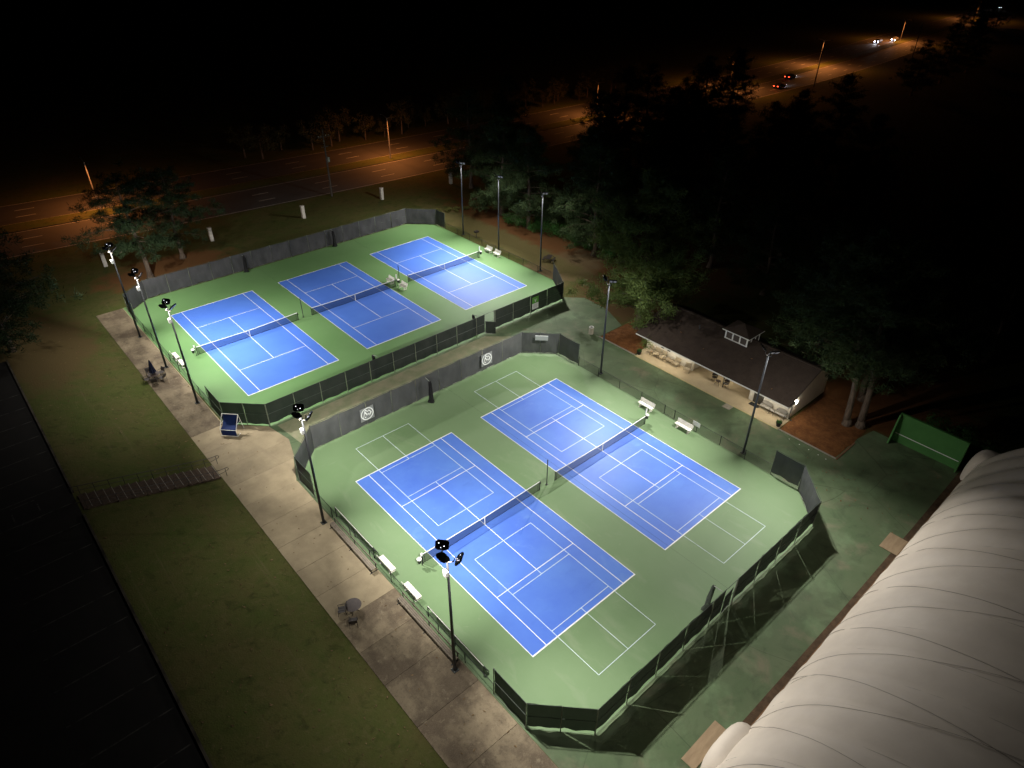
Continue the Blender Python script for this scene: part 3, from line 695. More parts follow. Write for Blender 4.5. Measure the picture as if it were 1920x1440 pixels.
# ================================================================== FLOODLIGHT POLES
def head_mesh():
    mb = MB(); pts = [(-.42, -.20), (-.26, -.30), (.26, -.30), (.42, -.20), (.42, .20), (.26, .30), (-.26, .30), (-.42, .20)]
    return mb.prism(pts, 0, .10)
HEADS = {}
def flood_pole(label, x, y, inward, heads, colr, boxz=True):
    """inward: +1 shines to +x, -1 shines to -x"""
    t = thing('floodlight_pole', label, 'light pole', (x, y, 0), 0, 'floodlight poles around the courts')
    H = 11.15
    MB().tube([(0, 0, 0), (0, 0, H)], .125, 10, .075).build('pole', colr, t, smooth=True)
    MB().box(-.22, -.22, 0, .22, .22, .05).build('base_plate', colr, t)
    for a, b in ((-.16, -.16), (.16, -.16), (.16, .16), (-.16, .16)): MB().lathe([(.03, .05), (.03, .11)], 6, (a, b, 0)).build('bolt', 'galv', t)
    if boxz:
        bx = MB().cbox((-.16, .03, 9.95), (.22, .30, .42)).build('control_box', 'white_plastic', t)
    arms = []
    for (dx, dy, aim, tilt, pw, dim) in heads:
        hz = 11.62
        MB().tube([(0, 0, H - .25), (dx * .45, dy * .45, H - .02), (dx * .85 - cos(aim) * .25, dy * .85 - sin(aim) * .25, H + .22), (dx - cos(aim) * .26, dy - sin(aim) * .26, hz + .14)], .038, 6).build('arm', 'lamp_arm', t)
        if 'h' not in HEADS:
            hd = head_mesh().build('lamp_head', 'lamp_housing', t); HEADS['h'] = hd
        else:
            hd = bpy.data.objects.new('lamp_head', HEADS['h'].data); COL.objects.link(hd); hd.parent = t
        d = Vector((cos(aim) * sin(tilt), sin(aim) * sin(tilt), -cos(tilt)))
        q = d.to_track_quat('-Z', 'Y'); hd.location = (dx, dy, hz); hd.rotation_euler = q.to_euler()
        for k in range(4):
            u, v = (-.20, .20)[k % 2], (-.11, .11)[k // 2]
            if 'l' not in HEADS: HEADS['l'] = MB().box(-.13, -.065, -.014, .13, .065, -.002).build('lens', 'lamp_lens', hd); HEADS['l'].location = (u, v, 0)
            else: share('lens', HEADS['l'], hd, (u, v, 0))
        for k, (u, v) in enumerate(((-.20, .10), (.13, -.06), (.22, .13), (-.05, -.15))):  # glints of LED light added as small glowing boxes on the housing
            if not dim or (k == 3 and x > 0) or (k == 2 and dy > 0): continue
            if 'g' not in HEADS: HEADS['g'] = MB().box(-.032, -.022, .100, .032, .022, .112).build('glint_dot', 'lamp_glint', hd); HEADS['g'].location = (u, v, 0)
            else: share('glint_dot', HEADS['g'], hd, (u, v, 0), k * .7)
        light('flood_light', 'AREA', t, Vector((dx, dy, hz)) + d * .05, pw, FLOOD_C, .34, d, spread=radians(96 if pw != BACK_W else 128))
    sx_ = -.35 * inward if inward < 0 else .75
    light('spill_light', 'AREA', t, (sx_, 0, 11.5), SPILL_R if inward < 0 else SPILL_L, FLOOD_C, .3, (-inward * .46, 0, -1) if inward < 0 else (.2, 0, -1), spread=radians(128))  # added lamp without its own head, stands in for the heads' spill
    return t
def lheads(f=1.0, up=42, dn=42): return [(.22, .72, radians(up), radians(49), FLOOD_W * f, True), (.32, -.85, radians(-dn), radians(49), FLOOD_W * f, True), (-.38, -.12, radians(180), radians(16), BACK_W, False)]
def rheads(f=1.0, up=42, dn=42): return [(-.10, .60, pi - radians(up), radians(49), FLOOD_W * f, False), (-.10, -.58, pi + radians(dn), radians(49), FLOOD_W * f, True)]
flood_pole('dark floodlight pole with three heads at the far left of the rear courts', -6.33, 63.65, 1, lheads(.78, 64, 38), 'pole_black')
flood_pole('dark floodlight pole beside the closed blue umbrella', -6.28, 54.6, 1, lheads(.76, 30, 30), 'pole_black')
flood_pole('dark floodlight pole left of the blue canopy frame', -6.22, 45.35, 1, lheads(.74, 38, 52), 'pole_black')
flood_pole('dark floodlight pole on the walkway by the front courts back left corner', -4.66, 21.05, 1, lheads(.95, 52, 42), 'pole_black')
flood_pole('dark three-headed floodlight pole nearest the camera', -4.66, 2.82, 1, lheads(1.0, 42, 52), 'pole_black')
flood_pole('grey floodlight pole farthest right behind the rear courts', 43.78, 63.67, -1, rheads(.78, 64, 38), 'pole_metal', False)
flood_pole('grey floodlight pole beside the two far white benches', 43.85, 54.9, -1, rheads(.76, 30, 30), 'pole_metal', False)
flood_pole('grey floodlight pole on dry grass by the near right rear corner', 43.75, 45.44, -1, rheads(.74, 38, 52), 'pole_metal', False)
flood_pole('grey floodlight pole in front of the big pine and mulch bed', 30.2, 21.2, -1, rheads(.95, 52, 42), 'pole_metal', False)
flood_pole('grey floodlight pole in front of the clubhouse roof', 30.25, 2.72, -1, rheads(1.0, 42, 52), 'pole_metal', False)

# ================================================================== STAIRS AND WALKWAY FURNITURE
st = thing('stairway', 'brick stairway with black handrails climbing from the walkway to the car park', 'stairway', (-9.0, 33.3, 0), pi)
NS = 17; run = 10.5 / NS
for i in range(NS):
    z = 2.9 * (i + 1) / NS
    bk = MB().box(i * run, -1.05, z - .30, (i + 1) * run - .004, 1.05, z).build('step', 'brick_red', st)
    MB().box(i * run - .012, -1.05, z - .045, i * run + .04, 1.05, z + .004).build('nosing', 'concrete_plain', bk)
for sy in (-1.12, 1.12):
    f = lambda x: 2.9 * max(0, min(1, x / 10.5))
    hr = MB().tube([(-.75, sy, .62), (-.85, sy, .75), (-.75, sy, .92), (0, sy, .95), (10.5, sy, 2.9 + .95), (11.0, sy, 2.9 + .93)], .028, 6).build('handrail', 'iron', st)
    MB().tube([(-.75, sy, .60), (-.02, sy, .52), (10.5, sy, 2.9 + .5)], .02, 6).build('mid_rail', 'iron', hr)
    for i in range(11):
        x = -.55 + i * 1.08; zt = f(x)
        MB().tube([(x, sy, zt - .05), (x, sy, zt + .94)], .024, 6).build('handrail_post', 'iron', hr)

def make_chair(label, loc, rz, frame='iron', seat='iron', cat='chair', group=None, w=.56, arms=True, hb=.92):
    t = thing('chair', label, cat, loc, rz, group)
    MB().box(-w / 2, -.25, .41, w / 2, .25, .44).build('seat', seat, t)
    mb = MB(); n = 3
    for i in range(n + 1):
        v = i / n; mb.v += [(-w / 2 + .02, .25 + .13 * v * v + .02, .45 + (hb - .45) * v), (w / 2 - .02, .25 + .13 * v * v + .02, .45 + (hb - .45) * v)]
    k = len(mb.v); mb.v += [(a, b + .025, c) for a, b, c in mb.v[:k]]
    mb.f = [(2 * i, 2 * i + 1, 2 * i + 3, 2 * i + 2) for i in range(n)] + [(k + 2 * i, k + 2 * i + 2, k + 2 * i + 3, k + 2 * i + 1) for i in range(n)] + [(0, k, k + 1, 1), (2 * n, 2 * n + 1, k + 2 * n + 1, k + 2 * n)]
    mb.build('backrest', seat, t)
    for sx in (-1, 1):
        x = sx * w / 2
        MB().tube([(x, -.27, 0), (x, -.24, .42)], .02, 6).build('leg', frame, t)
        MB().tube([(x, .34, 0), (x, .27, .44), (x, .42, hb + .01)], .02, 6).build('leg', frame, t)
        if arms: MB().tube([(x, -.24, .42), (x, -.26, .63), (x, .0, .66), (x, .33, .64)], .022, 6).build('armrest', frame, t)
    return t
def make_table(label, loc, r=.58, h=.72, top='table_top', umbrella=False):
    t = thing('table', label, 'table', loc)
    MB().lathe([(r - .02, h - .03), (r, h - .015), (r, h), (.03, h + .004)], 22).build('tabletop', top, t)
    for k in range(4):
        a = pi / 4 + k * pi / 2
        MB().tube([(.10 * cos(a), .10 * sin(a), h - .03), (.16 * cos(a), .16 * sin(a), .35), (.42 * cos(a), .42 * sin(a), .02)], .022, 6).build('leg', 'iron', t)
    MB().lathe([(.05, .2), (.05, h - .03)], 8).build('column', 'iron', t)
    return t
make_table('round brown cafe table on the walkway nearest the camera', (-7.35, 11.55, 0), .62)
ch = make_chair('dark metal chair left of the round brown cafe table', (-8.1, 11.95, 0), radians(62) + pi, group='metal chairs on the walkway')
inst(ch, (-7.95, 10.55, 0), radians(150), 'dark metal chair on the near side of the round brown cafe table')
make_table('round table under the closed blue umbrella', (-8.05, 52.9, 0), .6)
um = thing('umbrella', 'closed dark blue patio umbrella standing through a round table', 'umbrella', (-8.05, 52.9, 0))
MB().tube([(0, 0, .05), (0, 0, 2.55)], .022, 8).build('pole', 'iron', um)
mb = MB(); n = 16
for i, (r, z) in enumerate(((.30, .95), (.27, 1.2), (.20, 1.6), (.13, 2.05), (.05, 2.45), (.01, 2.5))):
    for j in range(n): q = r * (1 + (.22 if j % 2 else -.15)); mb.v.append((q * cos(2 * pi * j / n), q * sin(2 * pi * j / n), z))
mb.f = [(i * n + j, i * n + (j + 1) % n, (i + 1) * n + (j + 1) % n, (i + 1) * n + j) for i in range(5) for j in range(n)] + [tuple(range(n))[::-1]]
mb.build('canopy', 'umbrella_fabric', um)
MB().lathe([(.25, 0), (.25, .06), (.05, .10)], 12).build('base', 'iron', um)
for a, lab in ((20, 'right of the blue umbrella'), (100, 'behind the blue umbrella'), (185, 'left of the blue umbrella'), (250, 'in front of the blue umbrella, nearer the grass'), (310, 'in front of the blue umbrella, nearer the courts')):
    r = radians(a); inst(ch, (-8.05 + 1.0 * cos(r) * .85, 52.9 + 1.05 * sin(r), 0), r - pi / 2, 'dark metal chair ' + lab)
# blue canopy frame
t = thing('canopy_frame', 'white tube frame holding a sloping dark blue fabric sheet', 'ball rebounder', (-5.95, 37.6, 0), atan2(-.73, .68))
W2 = .82
for sx in (-1, 1):
    MB().tube([(sx * W2, 1.45, 0), (sx * W2, 1.02, 2.05), (sx * W2, .0, .80), (sx * W2, 0, .05), (sx * W2, .62, .02)], .028, 6).build('side_frame', 'white_paint', t)
    MB().tube([(sx * W2, .35, 1.22), (sx * W2, 1.22, 1.2)], .018, 6).build('brace', 'white_paint', t)
for yy, z in ((1.02, 2.03), (0, .80), (0, .08)): MB().tube([(-W2, yy, z), (W2, yy, z)], .024, 6).build('cross_tube', 'white_paint', t)
mb = MB(); prof = [(1.0, 1.98), (1.02, 1.6), (.92, 1.34), (.70, 1.12), (.42, .95), (.18, .84), (.01, .77), (.02, .45), (.03, .12)]; nx = 6
for j, (yy, z) in enumerate(prof):
    for i in range(nx + 1): u = -1 + 2 * i / nx; mb.v.append((u * (W2 - .05), yy, z - .08 * (1 - u * u) * (1 if 0 < j < 6 else 0)))
mb.f = [(j * (nx + 1) + i, j * (nx + 1) + i + 1, (j + 1) * (nx + 1) + i + 1, (j + 1) * (nx + 1) + i) for j in range(len(prof) - 1) for i in range(nx)]
mb.build('fabric', 'blue_fabric', t, smooth=True)

# ================================================================== CLUBHOUSE
ch_ = thing('clubhouse', 'long white clubhouse with dark shingle roof, cupola and open porch', 'building', (38.45, 2.72, 0))
WY = 18.6; WD = 7.4; WH = 2.42          # local x = depth, local y along the front
def part(name, mt, *boxes, parent=None):
    mb = MB()
    for b in boxes: mb.box(*b)
    return mb.build(name, mt, parent or ch_)
PA, PB = 4.65, 11.95   # porch opening along the front
part('front_wall', 'stucco', (0, .18, 0, .18, PA - .4, WH)); part('front_wall', 'stucco', (0, PB, 0, .18, WY - .18, WH))
part('end_wall', 'stucco', (0, 0, 0, WD, .176, WH)); part('end_wall', 'stucco', (0, WY - .176, 0, WD, WY, WH))
part('rear_wall', 'stucco', (WD - .18, .18, 0, WD, WY - .18, WH)); part('porch_wall', 'stucco_dim', (2.9, PA, 0, 3.05, PB - .004, WH))
part('porch_side_wall', 'stucco_dim', (.184, PB, 0, 3.05, PB + .15, WH)); part('porch_side_wall', 'stucco_dim', (.184, PA - .15, 0, 3.05, PA - .004, WH))
part('porch_pier', 'stucco', (-.004, PA - .396, 0, .28, PA + .02, WH))
part('porch_floor', 'patio', (.0, PA, -.05, 2.9, PB, .012))
part('porch_post', 'iron', (-.25, 7.75, 0, -.17, 7.83, WH))
# gable ends
for yy in (0.0, WY - .176):
    MB().add([(0, yy, WH), (WD, yy, WH), (WD / 2, yy, 4.45), (0, yy + .176, WH), (WD, yy + .176, WH), (WD / 2, yy + .176, 4.45)], [(0, 1, 2), (3, 5, 4), (0, 2, 5, 3), (1, 4, 5, 2), (0, 3, 4, 1)]).build('gable', 'stucco', ch_)
RXm, RZ = 3.85, 4.62; EX0, EX1, EZ = -1.65, WD + .9, 2.46; RY0, RY1 = -.35, WY + .55
rf = MB().add([(EX0, RY0, EZ), (EX0, RY1, EZ), (RXm, RY1, RZ), (RXm, RY0, RZ), (EX1, RY1, EZ), (EX1, RY0, EZ)] + [(EX0, RY0, EZ - .14), (EX0, RY1, EZ - .14), (RXm, RY1, RZ - .14), (RXm, RY0, RZ - .14), (EX1, RY1, EZ - .14), (EX1, RY0, EZ - .14)],
              [(0, 3, 2, 1), (3, 5, 4, 2), (6, 7, 8, 9), (9, 8, 10, 11), (0, 6, 9, 3), (3, 9, 11, 5), (1, 2, 8, 7), (2, 4, 10, 8), (0, 1, 7, 6), (5, 11, 10, 4)]).build('roof', 'shingle', ch_)
part('ridge_cap', 'shingle', (RXm - .14, RY0 + .02, RZ - .03, RXm + .14, RY1 - .02, RZ + .045), parent=rf)
part('fascia', 'white_paint', (EX0 - .03, RY0 - .02, EZ - .16, EX0 - .003, RY1 + .02, EZ - .02), parent=rf)
part('soffit', 'white_paint', (EX0 + .01, RY0 + .03, EZ - .17, .0, RY1 - .03, EZ - .145), parent=rf)
part('eave_return', 'white_paint', (EX0 - .02, RY0 - .055, EZ - .20, EX0 + 1.5, RY0 - .022, EZ + .02), parent=rf)
for yy in (RY0 - .05, RY1 + .02):
    MB().add([(EX0, yy, EZ - .16), (RXm, yy, RZ - .16), (RXm, yy, RZ - .01), (EX0, yy, EZ - .01), (EX0, yy + .03, EZ - .16), (RXm, yy + .03, RZ - .16), (RXm, yy + .03, RZ - .01), (EX0, yy + .03, EZ - .01)],
             [(0, 1, 2, 3), (7, 6, 5, 4), (3, 2, 6, 7), (0, 4, 5, 1)]).build('rake_board', 'louver_dark', rf)
MB().tube([(-1.2, -.12, 2.3), (-.12, -.10, 2.15), (-.10, -.10, .1), (-.10, -.45, .05)], .045, 6).build('downspout', 'pole_metal', ch_)
for yy in (4.6, 13.4): MB().lathe([(.07, 0), (.07, .5), (.10, .5), (.10, .56)], 8, (2.3, yy, 3.95)).build('vent_pipe', 'pole_metal', rf)
# cupola
cu = MB(); CX0, CX1, CY0, CY1, CZ = 2.6, 5.1, 7.5, 10.3, 4.05
cu.box(CX0 + .06, CY0 + .06, CZ, CX1 - .06, CY1 - .06, 5.25); cu = cu.build('cupola', 'louver_dark', ch_)
def cub(name, mt, *a): return part(name, mt, a, parent=cu)
for i in range(4):
    yy = CY0 + (CY1 - CY0 - .14) * i / 3; cub('mullion', 'white_paint', CX0, yy, CZ, CX0 + .10, yy + .14, 5.2); cub('mullion', 'white_paint', CX1 - .10, yy, CZ, CX1, yy + .14, 5.2)
for i in range(1, 3):
    xx = CX0 + (CX1 - CX0 - .14) * i / 3; cub('mullion', 'white_paint', xx, CY0, CZ, xx + .14, CY0 + .10, 5.2)
cub('sill', 'white_paint', CX0 - .03, CY0 - .03, CZ + .10, CX0 + .11, CY1 + .03, CZ + .18)
cub('head_rail', 'white_paint', CX0 - .02, CY0 - .02, 5.10, CX1 + .02, CY1 + .02, 5.24)
ex = .28; apex = ((CX0 + CX1) / 2, (CY0 + CY1) / 2, 6.05)
MB().add([(CX0 - ex, CY0 - ex, 5.25), (CX1 + ex, CY0 - ex, 5.25), (CX1 + ex, CY1 + ex, 5.25), (CX0 - ex, CY1 + ex, 5.25), apex], [(0, 1, 4), (1, 2, 4), (2, 3, 4), (3, 0, 4), (3, 2, 1, 0)]).build('cupola_roof', 'shingle', cu)
cub('cupola_fascia', 'white_paint', CX0 - ex - .02, CY0 - ex, 5.19, CX0 - ex - .002, CY1 + ex, 5.30); cub('cupola_fascia', 'white_paint', CX0 - ex, CY0 - ex - .02, 5.19, CX1 + ex, CY0 - ex - .002, 5.28)
# openings
for yy in (15.25, 16.15):
    w = part('window', 'dark_glass', (-.012, yy, 1.0, .02, yy + .38, 2.0)); part('window_frame', 'white_paint', (-.03, yy - .05, .94, -.014, yy - .004, 2.06), (-.03, yy + .384, .94, -.014, yy + .43, 2.06), parent=w)
d = part('door', 'door_paint', (-.02, 3.0, .02, .03, 4.15, 2.1)); part('door_frame', 'white_paint', (-.035, 2.9, .02, .02, 2.99, 2.2), parent=d); MB().lathe([(.03, 0), (.04, .03), (.02, .05)], 8, (-.06, 3.12, 1.0)).build('handle', 'galv', d)
MB().cbox((-.05, 17.55, 1.75), (.03, .62, .34)).build('wall_plaque', 'sign_grey', ch_)
for yy in (4.5, 18.0):
    fx = MB().cbox((-.35, yy, 2.22), (.35, .18, .12)).build('wall_fixture', 'white_paint', ch_)
wl_ = MB().cbox((.55, -.10, 1.95), (.24, .16, .30)).build('wall_lamp', 'wall_lamp_glow', ch_)
light('wall_lamp_light', 'POINT', ch_, (.55, -.32, 1.9), 14, (1.0, .90, .74), .10)
for yy in (1.4, 3.4, 13.2, 15.2, 17.3):
    lp = MB().lathe([(.07, -.02), (.09, 0)], 8, (-1.0, yy, EZ - .20)).build('soffit_lamp', 'wall_lamp_glow', ch_)
    light('soffit_light', 'POINT', ch_, (-1.0, yy, EZ - .32), 42, (1.0, .86, .66), .06)
light('porch_light', 'POINT', ch_, (1.4, 8.3, 2.15), 85, (1.0, .86, .62), .12)
MB().lathe([(.09, 2.2), (.12, 2.27)], 10, (1.4, 8.3, 0)).build('porch_lamp', 'wall_lamp_glow', ch_)
MB().cbox((WD + .1, .2, 2.0), (.16, .2, .2)).build('wall_lamp', 'wall_lamp_glow', ch_)
# roof litter
for i, (x, y) in enumerate(((-.6, 2.2), (.9, 14.8), (1.6, 6.1), (.2, 11.2), (2.2, 15.9))):
    z = EZ + (x - EX0) / (RXm - EX0) * (RZ - EZ) + .03
    tag(MB().cbox((0, 0, 0), (.22, .07, .05), i * 1.1).build('pine_debris', 'timber', None, loc=(38.45 + x, 2.72 + y, z)), 'small bit of pine debris lying on the clubhouse roof', 'debris', 'pine debris on the clubhouse roof')

pt = struct(MB().prism([(36.15, 2.5), (38.45, 2.5), (38.45, 21.4), (37.6, 21.4), (36.9, 21.15), (36.15, 21.05)], -.06, .010).build('patio', 'patio'))
struct(MB().box(36.02, 2.5, -.06, 36.13, 21.1, .016).build('patio_edging', 'patio_edge'))
struct(MB().box(35.15, 7.6, -.06, 36.02, 8.5, .02).build('patio_step', 'concrete_plain'))
o = MB().box(-.30, -.55, 0, .30, .55, .012).build('doormat', 'rubber_mat', None, loc=(37.95, 6.35, .011)); tag(o, 'black doormat in front of the clubhouse door', 'doormat')
cc = None
for (y, rz, lab) in ((20.35, -.15, 'leftmost tan sling chair against the white clubhouse wall'), (19.4, 0, 'second tan sling chair from the left at the clubhouse wall'), (18.45, 0, 'tan sling chair left of the low table at the clubhouse wall'),
                     (16.5, 0, 'tan sling chair right of the low table at the clubhouse wall'), (14.95, .35, 'tan sling chair beside the open porch')):
    if cc is None: cc = make_chair(lab, (37.75, y, .010), -pi / 2 + rz, 'chair_frame', 'sling', group='tan patio chairs at the clubhouse', w=.68, hb=.98)
    else: inst(cc, (37.75, y, .010), -pi / 2 + rz, lab)
t = thing('low_table', 'low slatted table between tan chairs at the clubhouse wall', 'table', (37.85, 17.45, .010))
for i in range(5): MB().box(-.30 + i * .122, -.5, .40, -.30 + i * .122 + .11, .5, .43).build('slat', 'chair_frame', t)
for a, b in ((-.26, -.45), (.26, -.45), (-.26, .45), (.26, .45)): MB().tube([(a, b, 0), (a, b, .40)], .022, 6).build('leg', 'chair_frame', t)
def wicker(label, loc, rz):
    t = thing('wicker_chair', label, 'chair', loc, rz, 'dark wicker chairs in the porch')
    MB().lathe([(.26, .38), (.28, .42), (.26, .44)], 12).build('seat', 'iron', t)
    mb = MB(); n = 10
    for i in range(n + 1):
        a = radians(0) + pi * i / n; x, y = .30 * cos(a), .30 * sin(a); hz = .62 + .28 * sin(a)
        mb.v += [(x, y, .44), (x * 1.08, y * 1.08, hz)]
    mb.f = [(2 * i, 2 * i + 2, 2 * i + 3, 2 * i + 1) for i in range(n)]
    k = len(mb.v); mb.v += [(a * 1.06, b * 1.06, c) for a, b, c in mb.v[:k]]; mb.f += [(k + 2 * i, k + 2 * i + 1, k + 2 * i + 3, k + 2 * i + 2) for i in range(n)] + [(2 * i + 1, 2 * i + 3, k + 2 * i + 3, k + 2 * i + 1) for i in range(n)]
    mb.build('backrest', 'iron', t)
    for k in range(4): a = pi / 4 + k * pi / 2; MB().tube([(.20 * cos(a), .20 * sin(a), .40), (.27 * cos(a), .27 * sin(a), 0)], .02, 6).build('leg', 'iron', t)
wicker('round dark wicker chair left of the small porch table', (38.75, 11.95, .012), -pi / 2)
wicker('round dark wicker chair right of the small porch table', (38.6, 10.35, .012), -pi / 2 - .3)
make_table('small round dark table between the wicker chairs', (38.3, 11.15, .012), .28, .48)
t = thing('porch_table', 'long table legs showing under the clubhouse porch roof', 'table', (40.6, 13.4, .012), pi / 2)
MB().box(-.9, -.35, .70, .9, .35, .73).build('tabletop', 'table_top', t)
for a, b in ((-.8, -.3), (.8, -.3), (-.8, .3), (.8, .3)): MB().tube([(a, b, 0), (a, b, .70)], .022, 6).build('leg', 'iron', t)
def mesh_bench(label, loc, rz, L):
    t = thing('mesh_loveseat', label, 'bench', loc, rz, 'grey mesh seats beside the clubhouse door')
    MB().box(-L / 2, -.25, .41, L / 2, .22, .44).build('seat', 'grey_mesh_seat', t)
    mb = MB(); n = 10
    for i in range(n + 1):
        u = -1 + 2 * i / n; z = .60 + .30 * sqrt(max(0, 1 - abs(u) ** 3)); mb.v += [(u * L / 2, .26, .45), (u * L / 2, .34, z), (u * L / 2, .37, z), (u * L / 2, .30, .45)]
    mb.f = [(4 * i + a, 4 * i + 4 + a, 4 * i + 4 + (a + 1) % 4, 4 * i + (a + 1) % 4) for i in range(n) for a in range(4)]
    mb.build('backrest', 'grey_mesh_seat', t)
    for a in (-1, 1):
        MB().tube([(a * (L / 2 - .04), -.24, 0), (a * (L / 2 - .04), -.24, .62), (a * (L / 2 - .04), .28, .64)], .02, 6).build('armrest', 'iron', t)
        MB().tube([(a * (L / 2 - .04), .28, 0), (a * (L / 2 - .04), .28, .64)], .02, 6).build('leg', 'iron', t)
mesh_bench('grey mesh loveseat nearest the clubhouse door', (38.05, 5.15, .010), -pi / 2, 1.25)
mesh_bench('grey mesh loveseat at the right corner of the clubhouse', (38.05, 3.45, .010), -pi / 2, 1.2)
make_table('small grey round table between the two mesh loveseats', (37.95, 4.3, .010), .26, .46, 'grey_mesh_seat')

# mulch beds and kerbs
def bed(name, pts, z, mt, seed, h=.05):
    rng = random.Random(seed); cx = sum(p[0] for p in pts) / len(pts); cy = sum(p[1] for p in pts) / len(pts)
    ring = []
    for (a, b), (c, d) in zip(pts, pts[1:] + pts[:1]):
        n = max(2, int(hypot(c - a, d - b) / .7))
        ring += [(a + (c - a) * i / n + R(rng, -.05, .05), b + (d - b) * i / n + R(rng, -.05, .05)) for i in range(n)]
    mb = MB(); k = len(ring)
    for f, zz in ((1, z), (.93, z + h), (.6, z + h * 1.5), (.3, z + h * 1.3)):
        mb.v += [(cx + (a - cx) * f, cy + (b - cy) * f, zz + (R(rng, -.02, .02) if f < 1 else 0)) for a, b in ring]
    mb.v.append((cx, cy, z + h * 1.6))
    mb.f = [(r * k + i, r * k + (i + 1) % k, (r + 1) * k + (i + 1) % k, (r + 1) * k + i) for r in range(3) for i in range(k)] + [(3 * k + i, 3 * k + (i + 1) % k, 4 * k) for i in range(k)]
    return struct(mb.build(name, mt, smooth=True))
bed('mulch_bed', [(36.25, 2.35), (38.3, 2.45), (45.5, 2.45), (46.5, -1.0), (42.6, -3.55), (39.6, -3.6), (36.3, -3.45)], -.01, 'pine_straw', 3)
bed('mulch_bed', [(36.25, 26.8), (36.25, 21.3), (36.9, 21.35), (37.6, 21.6), (38.35, 21.6), (43.5, 21.8), (43.5, 26.8)], -.01, 'pine_straw', 4)
struct(MB().box(36.08, -3.6, -.06, 36.24, 2.45, .05).build('mulch_kerb', 'concrete_plain'))
struct(MB().box(36.08, 21.15, -.06, 36.24, 26.95, .05).build('mulch_kerb', 'concrete_plain'))
struct(MB().box(36.08, -3.75, -.06, 39.8, -3.6, .04).build('mulch_kerb', 'timber'))
for i, yy in enumerate((.9, -.2, -1.2, -2.2, -3.0)):
    tag(MB().lathe([(.05, 0), (.05, .02)], 8).build('ground_marker', 'tag_white', None, loc=(35.55 - .04 * i, yy, -.014)), 'small white disc on the green asphalt beside the mulch bed, ' + ('nearest the clubhouse', 'second from the clubhouse', 'middle of five', 'fourth from the clubhouse', 'farthest from the clubhouse')[i], 'marker', 'white discs on the green asphalt')

# plants ----------------------------------------------------------------
def leaf_blob(rng, mb, c, rad, n, size, up=.3):
    for _ in range(n):
        d = Vector((rng.gauss(0, 1), rng.gauss(0, 1), rng.gauss(0, 1))).normalized(); rr = rng.random() ** .4
        p = Vector(c) + Vector((d.x * rad[0], d.y * rad[1], d.z * rad[2])) * rr
        nrm = (d + Vector((0, 0, up)) + Vector((rng.gauss(0, .4), rng.gauss(0, .4), rng.gauss(0, .4)))).normalized()
        u = nrm.orthogonal().normalized(); u.rotate(Matrix.Rotation(rng.random() * 6.3, 3, nrm)); w = nrm.cross(u); s = size * R(rng, .6, 1.3)
        mb.add([p - u * s, p + w * s * .5, p + u * s, p - w * s * .5], [(0, 1, 2, 3)])
def pot(label, loc):
    t = thing('potted_plant', label, 'potted plant', loc, 0, 'black pots at the patio ends')
    MB().lathe([(.20, 0), (.27, .38), (.31, .42), (.31, .47), (.26, .47), (.25, .43)], 14).build('pot', 'planter', t)
    rng = random.Random(int(loc[1])); mb = MB(); leaf_blob(rng, mb, (0, 0, .58), (.34, .34, .20), 150, .07); mb.build('foliage', 'shrub_leaves', t)
pot('black pot with a leafy plant at the left end of the patio', (36.65, 21.0, .0)); pot('black pot with a leafy plant at the right end of the patio', (36.6, 2.75, .0))
t = thing('trash_bin', 'pale stone trash bin standing on the green asphalt', 'trash bin', (35.95, 28.05, -.016), .2)
MB().prism([(.30 * cos(pi / 8 + k * pi / 4), .30 * sin(pi / 8 + k * pi / 4)) for k in range(8)], 0, .86).build('body', 'bin_stone', t)
MB().prism([(.32 * cos(pi / 8 + k * pi / 4), .32 * sin(pi / 8 + k * pi / 4)) for k in range(8)], .862, .93).build('rim', 'white_paint', t); MB().lathe([(.16, .932), (.15, .945)], 12).build('opening', 'rubber_mat', t)

# ================================================================== BACKBOARD AND DOME
t = thing('practice_wall', 'green hitting wall with a white net line beyond the dome end', 'practice wall', (43.25, -11.9, 0), pi / 2)
MB().box(0, -.12, 0, 6.15, .12, 3.2).build('wall_board', 'green_wall', t); MB().box(.04, .121, .91, 6.1, .127, .98).build('net_line', 'court_line', t)
MB().add([(6.02, .13, 0), (6.16, .13, 0), (6.16, 1.05, 0), (6.02, 1.05, 0), (6.02, .13, 3.15), (6.16, .13, 3.15), (6.16, .40, 3.15), (6.02, .40, 3.15)], [(3, 2, 1, 0), (4, 5, 6, 7), (0, 1, 5, 4), (1, 2, 6, 5), (2, 3, 7, 6), (3, 0, 4, 7)]).build('wing', 'green_wall', t)
MB().add([(0, .13, 0), (.14, .13, 0), (.14, .62, 0), (0, .62, 0), (0, .13, 3.15), (.14, .13, 3.15), (.14, .22, 3.15), (0, .22, 3.15)], [(3, 2, 1, 0), (4, 5, 6, 7), (0, 1, 5, 4), (1, 2, 6, 5), (2, 3, 7, 6), (3, 0, 4, 7)]).build('wing', 'green_wall', t)
dm = thing('air_dome', 'huge white inflated air dome covering indoor courts at lower right', 'air dome', (0, -12.95, 0))
DW, DH, DX0, DX1, CAP = 18.5, 11.6, -12.0, 38.5, 9.0
